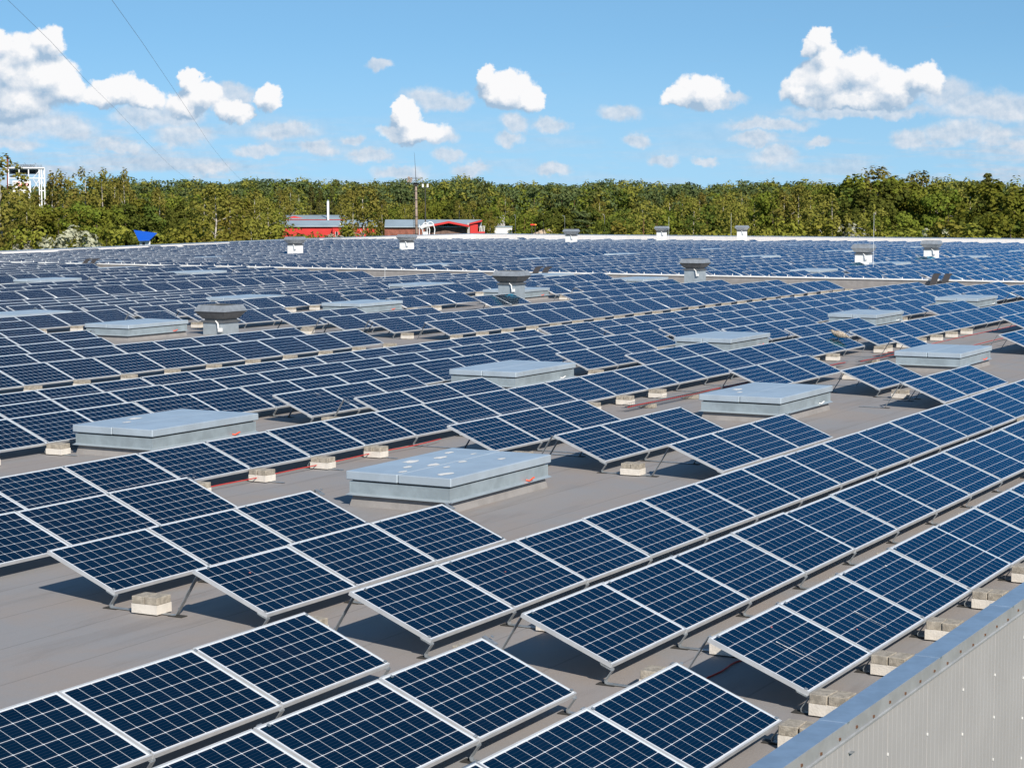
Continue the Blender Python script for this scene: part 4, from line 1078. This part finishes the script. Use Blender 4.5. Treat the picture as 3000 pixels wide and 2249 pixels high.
b = MB(); b.box(W(1290, 1369.5, d), W(1290, 1376.5, d), -1.2, 0.8, 0, Zp(653.5, d)); part(o, 'pillar', b, ['concrete'])
b = MB(); b.box(W(1290, 1377.5, d), W(1290, 1400, d), -1.6, 1.0, 0, Zp(657, d)); part(o, 'red_block', b, ['redwall'])
b = MB(); b.add([(W(1290, 1376, d), -2.2, Zp(653.5, d)), (W(1290, 1413, d), -2.2, Zp(644.5, d)), (W(1290, 1413, d), 6, Zp(644.5, d)), (W(1290, 1376, d), 6, Zp(653.5, d)), (W(1290, 1376, d), -2.2, Zp(653.5, d)-.4), (W(1290, 1413, d), -2.2, Zp(644.5, d)-.4), (W(1290, 1413, d), 6, Zp(644.5, d)-.4), (W(1290, 1376, d), 6, Zp(653.5, d)-.4)], [(0,1,2,3),(7,6,5,4),(0,4,5,1),(1,5,6,2),(2,6,7,3),(3,7,4,0)]); part(o, 'canopy_roof', b, ['redwall'])
for k in range(4):
    b = MB(); xx = W(1290, 1402+k*4.3, d); b.tube([(xx, -1.5, .6), (xx+.5, -1.5, Zp(661, d))], .12, 6); part(o, 'slanted_post', b, ['white'])
b = MB(); b.box(W(1290, 1400, d), W(1290, 1420, d), -1.7, -1.3, 0, Zp(678, d)); part(o, 'low_wall', b, ['redwall'])
# white hooped pipes in front of the hall
d = 500
o = thing('hoop_sculpture', 1256, d, 'white hooped pipe frame standing beside the mast', 'sculpture')
for (a, c, t_) in ((1239, 1256, 652), (1252, 1271, 650)):
    b = MB(); xa, xc = W(1256, a, d), W(1256, c, d); zt = Zp(t_, d); pts = [(xa, 0, 0), (xa, 0, zt-.9)]+[(xa+(xc-xa)*(.5-.5*math.cos(math.pi*k/8)), 0, zt-.9+.9*math.sin(math.pi*k/8)) for k in range(1, 8)]+[(xc, 0, zt-.9), (xc+.3, 0, zt-1.8), (xc-.2, 0, 1.0), (xc-.7, 0, .7)]
    b.tube(pts, .13, 6); part(o, 'hoop', b, ['white_steel'], None, True)
b = MB(); b.tube([(W(1256, 1233, d), 0, Zp(668, d)), (W(1256, 1244, d), 0, Zp(662, d)), (W(1256, 1272, d), 0, Zp(659, d))], [.5, .5, .15], 8); part(o, 'cross_arm', b, ['white_steel'])
b = MB(); b.box(W(1256, 1240, d), W(1256, 1254, d), -.4, .4, 0, Zp(679, d)); part(o, 'plinth', b, ['white_steel'])
o = thing('white_post', 1229, d, 'thin white post beside the concrete mast', 'post'); b = MB(); b.tube([(0, 0, 0), (0, 0, Zp(657, d))], .1, 6); part(o, 'pole', b, ['white_steel'])
# floodlight mast
d = 450
o = thing('floodlight_mast', 1222, d, 'tall concrete mast with lamp platform and whip antenna', 'mast')
zt = Zp(538, d); b = MB(); b.tube([(0, 0, 0), (-.15, 0, zt)], [.32, .24], 12); part(o, 'pole', b, ['mastc'], None, True)
for k in range(6):
    b = MB(); zz = zt*(.35+.11*k); b.tube([(-.15*zz/zt, 0, zz-.06), (-.15*zz/zt, 0, zz+.06)], .34, 10); part(o, 'pole_band', b, ['steel_dark'])
b = MB(); b.box(-2.1, 1.4, -.9, .9, zt, zt+.10); b.box(-.7, .5, -.5, .5, zt-.5, zt)
for zz in (.5, 1.0, 1.3):
    b.tube([(-2.0, -.85, zt+zz), (1.35, -.85, zt+zz), (1.35, .85, zt+zz), (-2.0, .85, zt+zz), (-2.0, -.85, zt+zz)], .025, 4)
for xx in (-2, -1, 0, 1.3):
    for yy_ in (-.85, .85): b.tube([(xx, yy_, zt), (xx, yy_, zt+1.3)], .025, 4)
part(o, 'platform', b, ['steel_dark'])
for k, (xx, zz) in enumerate(((-1.9, .5), (-1.6, .9), (-1.3, .45), (-1.75, 1.25), (-1.2, 1.0))):
    b = MB(); b.tube([(xx, -.6, zt+zz), (xx, -1.0, zt+zz)], [.16, .26], 10); part(o, 'floodlight', b, ['mastc'])
b = MB(); b.tube([(-.15, 0, zt), (-.25, 0, zt+3.0), (-.5, 0, Zp(448, d))], [.09, .06, .02], 6); part(o, 'antenna', b, ['steel_dark'])
b = MB()
for xx in (-.75, -.45): b.tube([(xx, 0, .5), (xx, 0, zt)], .03, 4)
for k in range(int(zt/.5)): b.tube([(-.75, 0, .6+k*.5), (-.45, 0, .6+k*.5)], .02, 4, cap=False)
part(o, 'ladder', b, ['steel_dark'])
d = 520
o = thing('floodlight_pole', 1247, d, 'slim pole with a white twin lamp head right of the mast', 'lamp')
b = MB(); b.tube([(0, 0, 0), (0, 0, Zp(549, d))], [.18, .12], 8); part(o, 'pole', b, ['steel_dark'])
for s in (-1, 1):
    b = MB(); b.box(s*.62-.22, s*.62+.22, -.3, .2, Zp(549.5, d), Zp(540, d)); part(o, 'lamp_head', b, ['white_steel'])
b = MB(); b.box(-.9, .9, -.15, .1, Zp(550.5, d), Zp(549, d)); part(o, 'crossbar', b, ['steel_dark'])
# steel frame structure with a white sign, and the two chimneys
d = 560
o = thing('steel_frame_tower', 85, d, 'white steel frame structure with pipe deck above the trees at left', 'industrial frame')
zt = Zp(497, d); xs = [W(85, q, d) for q in (36, 65, 91, 120, 126, 135)]; b = MB()
for q in xs:
    for yy_ in (0, 5): b.box(q-.14, q+.14, yy_-.14, yy_+.14, 0, zt)
for zz in (zt-.2, Zp(525, d), Zp(560, d)):
    for yy_ in (0, 5): b.box(xs[0] if zz > Zp(530, d) else xs[3], xs[-1], yy_-.1, yy_+.1, zz-.12, zz+.12)
b.box(W(85, 28, d), xs[-1], -.5, 5.5, zt-.05, zt+.25)
for (q0, z0, q1, z1) in ((126, 530, 135, 500), (126, 530, 135, 556), (103, 556, 120, 528), (103, 528, 120, 556), (103, 525, 120, 505)):
    b.tube([(W(85, q0, d), 0, Zp(z0, d)), (W(85, q1, d), 0, Zp(z1, d))], .11, 4)
part(o, 'steel_frame', b, ['white_steel'])
b = MB()
for k in range(26): xx = W(85, 30+k*3.9, d); b.tube([(xx, -.4, zt+.2), (xx, -.4, zt+.95)], .05, 4)
for k in range(8): xx = W(85, 70+k*5, d); b.tube([(xx, 1, zt+.2), (xx, 1, zt+.6), (xx+.2, 1, zt+.9+.15*(k % 2)), (xx+.35, 1, zt+.4)], .09, 5)
b.tube([(xs[0], -.4, zt+.9), (W(85, 106, d), -.4, zt+.9)], .05, 4); part(o, 'deck_railing', b, ['wire'])
b = MB()
for k in range(3): b.tube([(W(85, 38, d), 1+k, Zp(503+k*4, d)), (W(85, 118, d), 1+k, Zp(503+k*4, d))], .22, 6)
b.box(W(85, 40, d), W(85, 56, d), 1, 3, Zp(523, d), Zp(517, d)); b.box(W(85, 45, d), W(85, 110, d), 2, 4, Zp(509, d), Zp(503, d)); part(o, 'pipes', b, ['truckdark'])
for k, xx in enumerate((54, 83, 112)):
    b = MB(); q = W(85, xx, d); b.tube([(q, 3, zt), (q, 3, zt+1.3), (q-.35, 3, zt+1.5)], .04, 4); part(o, 'deck_lamp', b, ['steel_dark'])
d = 552
o = thing('sign_board', 74, d, 'white sign board with red lettering under the steel frame', 'sign')
b = MB(); b.box(W(74, 46, d), W(74, 96, d), 0, .3, Zp(566, d), Zp(532, d)); part(o, 'board', b, ['white'])
b = MB()
for q in (50, 92): b.tube([(W(74, q, d), .5, 0), (W(74, q, d), .5, Zp(560, d))], .15, 6)
part(o, 'posts', b, ['white_steel'])
tc = bpy.data.curves.new('lettering', 'FONT'); tc.body = 'Geen'; tc.size = 1.65; tc.extrude = .02; tc.align_x = 'LEFT'; tc.materials.append(M['signred'])
_tmp = bpy.data.objects.new('lettering_source', tc); COL.objects.link(_tmp); bpy.context.view_layer.update()
_me = bpy.data.meshes.new_from_object(_tmp.evaluated_get(bpy.context.evaluated_depsgraph_get())); bpy.data.objects.remove(_tmp)
if not _me.materials: _me.materials.append(M['signred'])
to = obj('lettering', _me, o, (W(74, 54, d), -.03, Zp(547.5, d)), (R(90), 0, 0))
d = 640
o = thing('chimney', 31, d, 'short dark red chimney above the steel frame', 'chimney')
b = MB(); b.tube([(0, 0, 0), (0, 0, Zp(462, d))], [.42, .30], 12); part(o, 'shaft', b, ['chimney'], None, True); b = MB(); b.tube([(0, 0, Zp(463, d)), (0, 0, Zp(461.3, d))], .36, 12); part(o, 'top_rim', b, ['steel_dark'])
o = thing('tall_chimney', -2, d, 'very tall slender red chimney at the left edge', 'chimney')
b = MB(); b.tube([(0, 0, 0), (0, 0, Zp(266, d))], [.9, .42], 14); part(o, 'shaft', b, ['chimney'], None, True)
b = MB(); b.tube([(0, 0, Zp(270, d)), (0, 0, Zp(264, d))], .62, 12); part(o, 'top_gallery', b, ['steel_dark'])
# blue roofed shed
d = 285
o = thing('blue_roofed_shed', 430, d, 'small shed with a bright blue sloping roof among the trees', 'shed')
b = MB(); b.add([(W(430, 396, d), 0, Zp(672, d)), (W(430, 462, d), 0, Zp(681, d)), (W(430, 440, d), -5, Zp(699, d)), (W(430, 410, d), -5, Zp(700, d)), (W(430, 396, d), 0, Zp(673.5, d)), (W(430, 462, d), 0, Zp(682.5, d)), (W(430, 440, d), -5, Zp(700.5, d)), (W(430, 410, d), -5, Zp(701.5, d))], [(0,1,2,3),(7,6,5,4),(0,4,5,1),(1,5,6,2),(2,6,7,3),(3,7,4,0)])
part(o, 'roof', b, ['blue_roof'])
b = MB(); b.box(W(430, 412, d), W(430, 442, d), -4.2, -.3, 0, Zp(701.5, d)); part(o, 'wall', b, ['white']); b = MB(); b.box(W(430, 420, d), W(430, 427, d), -4.3, -4.15, .3, Zp(702, d)-.2); part(o, 'window', b, ['window'])
# grey building and the yard
d = 620
o = thing('grey_building', 1464, d, 'pale grey sheet metal building with a band of dark windows', 'building')
b = MB(); b.box(W(1464, 1448, d), W(1464, 1479.5, d), 0, 9, 0, Zp(632.5, d)); part(o, 'wall', b, ['concrete'])
b = MB(); b.add([(W(1464, 1447, d), -.3, Zp(629, d)), (W(1464, 1480.5, d), -.3, Zp(632, d)), (W(1464, 1480.5, d), 9.3, Zp(632, d)), (W(1464, 1447, d), 9.3, Zp(629, d)), (W(1464, 1447, d), -.3, Zp(633, d)), (W(1464, 1480.5, d), -.3, Zp(633, d)), (W(1464, 1480.5, d), 9.3, Zp(633, d)), (W(1464, 1447, d), 9.3, Zp(633, d))], [(0,1,2,3),(7,6,5,4),(0,4,5,1),(1,5,6,2),(2,6,7,3),(3,7,4,0)]); part(o, 'roof', b, ['hallroof'])
for k in range(7):
    b = MB(); xx = W(1464, 1451+k*3.0, d); b.box(xx, xx+.22, -.06, .02, Zp(644.5, d), Zp(638.5, d)); part(o, 'window', b, ['window'])
o = thing('low_annex', 1478, d-10, 'long low white annex in front of the grey building', 'building')
b = MB(); b.box(W(1478, 1450, d), W(1478, 1500, d), 0, 6, 0, Zp(664, d)); part(o, 'wall', b, ['white']); b = MB(); b.box(W(1478, 1449, d), W(1478, 1501, d), -.3, 6.3, Zp(664, d), Zp(661.5, d)); part(o, 'roof', b, ['hallroof'])
def truck(px_, d_, L, label, mcol, flip=1):
    o = thing('truck', px_, d_, label, 'truck'); H = 3.6
    b = MB(); b.box(-L/2, L/2-2.4, -1.2, 1.2, 1.1, H); part(o, 'cargo_box', b, [mcol]); bevel(o.children[0].data, .05)
    b = MB(); b.add([(L/2-2.1, -1.15, .6), (L/2, -1.15, .6), (L/2, -1.15, 1.8), (L/2-.35, -1.15, 3.0), (L/2-2.1, -1.15, 3.0), (L/2-2.1, 1.15, .6), (L/2, 1.15, .6), (L/2, 1.15, 1.8), (L/2-.35, 1.15, 3.0), (L/2-2.1, 1.15, 3.0)], [(0,1,2,3,4),(9,8,7,6,5),(0,5,6,1),(1,6,7,2),(2,7,8,3),(3,8,9,4),(4,9,5,0)]); cb = part(o, 'cab', b, ['white'])
    b = MB(); b.box(L/2-1.3, L/2-.4, -1.19, -1.14, 1.7, 2.6); part(cb, 'side_window', b, ['window'])
    for xx in (-L/2+1.0, -L/2+2.2, L/2-1.1):
        b = MB(); b.tube([(xx, -1.2, .5), (xx, -.85, .5)], .5, 14); part(o, 'wheel', b, ['dark'])
    b = MB(); b.box(-L/2, L/2-.3, -.5, .5, .7, 1.05); part(o, 'chassis', b, ['steel_dark'])
truck(1535, 560, 8.5, 'dark tarpaulin truck parked in the yard behind the bushes', 'truckdark'); truck(1570, 575, 6.5, 'second truck with grey box, right of the dark truck', 'hallroof')
d = 565
o = thing('billboard', 1562, d, 'red and orange billboard above the parked trucks', 'billboard')
b = MB(); b.box(W(1562, 1554, d), W(1562, 1566, d), 0, .2, Zp(660, d), Zp(656, d)); part(o, 'red_panel', b, ['signred']); b = MB(); b.box(W(1562, 1566.2, d), W(1562, 1572, d), 0, .2, Zp(660, d), Zp(656, d)); part(o, 'orange_panel', b, ['yellow'])
b = MB(); b.tube([(-.4, .1, 0), (-.4, .1, Zp(660, d))], .1, 6); b.tube([(.6, .1, 0), (.6, .1, Zp(660, d))], .1, 6); part(o, 'posts', b, ['steel_dark'])
o = thing('excavator', 1600, 550, 'yellow excavator with raised boom in the yard', 'excavator')
b = MB(); b.box(-1.6, 1.4, -1.1, 1.1, 1.0, 2.2); b.box(-1.4, -.1, -1.0, .2, 2.2, 3.1); part(o, 'body', b, ['yellow'])
b = MB(); b.box(-1.9, 1.9, -1.3, -.8, 0, .9); b.box(-1.9, 1.9, .8, 1.3, 0, .9); part(o, 'tracks', b, ['dark'])
b = MB(); b.tube([(1.2, 0, 1.8), (2.6, 0, 3.6), (4.4, 0, 3.0), (4.7, 0, 1.4)], [.28, .24, .2, .15], 6); part(o, 'boom', b, ['yellow']); b = MB(); b.frustum((.9, .9), (.5, .5), .7, 1.5, 0, (4.6, 0)); part(o, 'bucket', b, ['steel_dark'])
b = MB(); rg = random.Random(3); n = 24; ring = []
for j, (rr_, zz) in enumerate(((9, 0), (6.5, 1.9), (3.6, 3.8), (1.2, 4.9))):
    for k in range(n): a = 2*math.pi*k/n; q = rr_*rg.uniform(.85, 1.15); ring.append((q*math.cos(a)*1.3, q*math.sin(a)*.6, zz*rg.uniform(.92, 1.08)))
fs = [(j*n+k, j*n+(k+1) % n, (j+1)*n+(k+1) % n, (j+1)*n+k) for j in range(3) for k in range(n)]+[tuple(3*n+k for k in range(n))]
b.add(ring, fs); p, a = site(1610, 600); tag(obj('sand_heap', b.mesh('sand_heap', [M['gravel']]), None, p, (0, 0, a)), 'pale sand heap behind the yellow excavator', 'heap')
# street lamps
def lamp(px_, d_, top, arm, label):
    o = thing('street_lamp', px_, d_, label, 'street lamp', 'street lamps beyond the roof'); zt = Zp(top, d_); a = W(0, arm, d_)
    b = MB(); b.tube([(0, 0, 0), (0, 0, zt-.7), (a*.12, 0, zt-.2), (a*.4, 0, zt), (a*.85, 0, zt+.05)], [.09, .06, .05, .045, .04], 6); part(o, 'pole', b, ['wire'], None, True)
    b = MB(); b.box(min(a*.8, a*1.05), max(a*.8, a*1.05), -.15, .15, zt-.02, zt+.10); part(o, 'lamp_head', b, ['wire'])
lamp(2532, 300, 667, -36, 'curved street lamp arching left, behind the roof edge at right'); lamp(2406, 330, 671, -34, 'street lamp with long arm beside the slender birch'); lamp(1654, 480, 632, -7, 'street lamp in front of the round dark tree')
lamp(1592, 520, 626, -4, 'street lamp above the excavator'); lamp(1510, 540, 630, -4, 'street lamp right of the grey building'); lamp(1770, 480, 628, -6, 'street lamp right of the dark pine')
# two power lines crossing the sky
def wire(pts, label):
    o = empty('power_line', at_px(*pts[0][:2], z_px(pts[0][2], pts[0][1]))); P = [at_px(a, d_, z_px(py, d_)) for a, d_, py in pts]
    b = MB(); b.tube([p-o.location for p in P], .010, 4, cap=False); obj('conductor', b.mesh('conductor', [M['cable_grey']]), o); tag(o, label, 'power line', 'power lines crossing the sky')
wire([(-260, 60, -260), (12, 75, 0), (165, 95, 142), (260, 120, 244), (350, 150, 330), (440, 200, 425), (504, 260, 488), (600, 380, 565), (680, 520, 630)], 'thin power line slanting down past the left cumulus cloud')
wire([(230, 60, -210), (327, 75, 0), (425, 95, 134), (543, 140, 307), (620, 200, 425), (670, 270, 488), (760, 400, 580), (860, 560, 640)], 'thin power line slanting down left of centre')
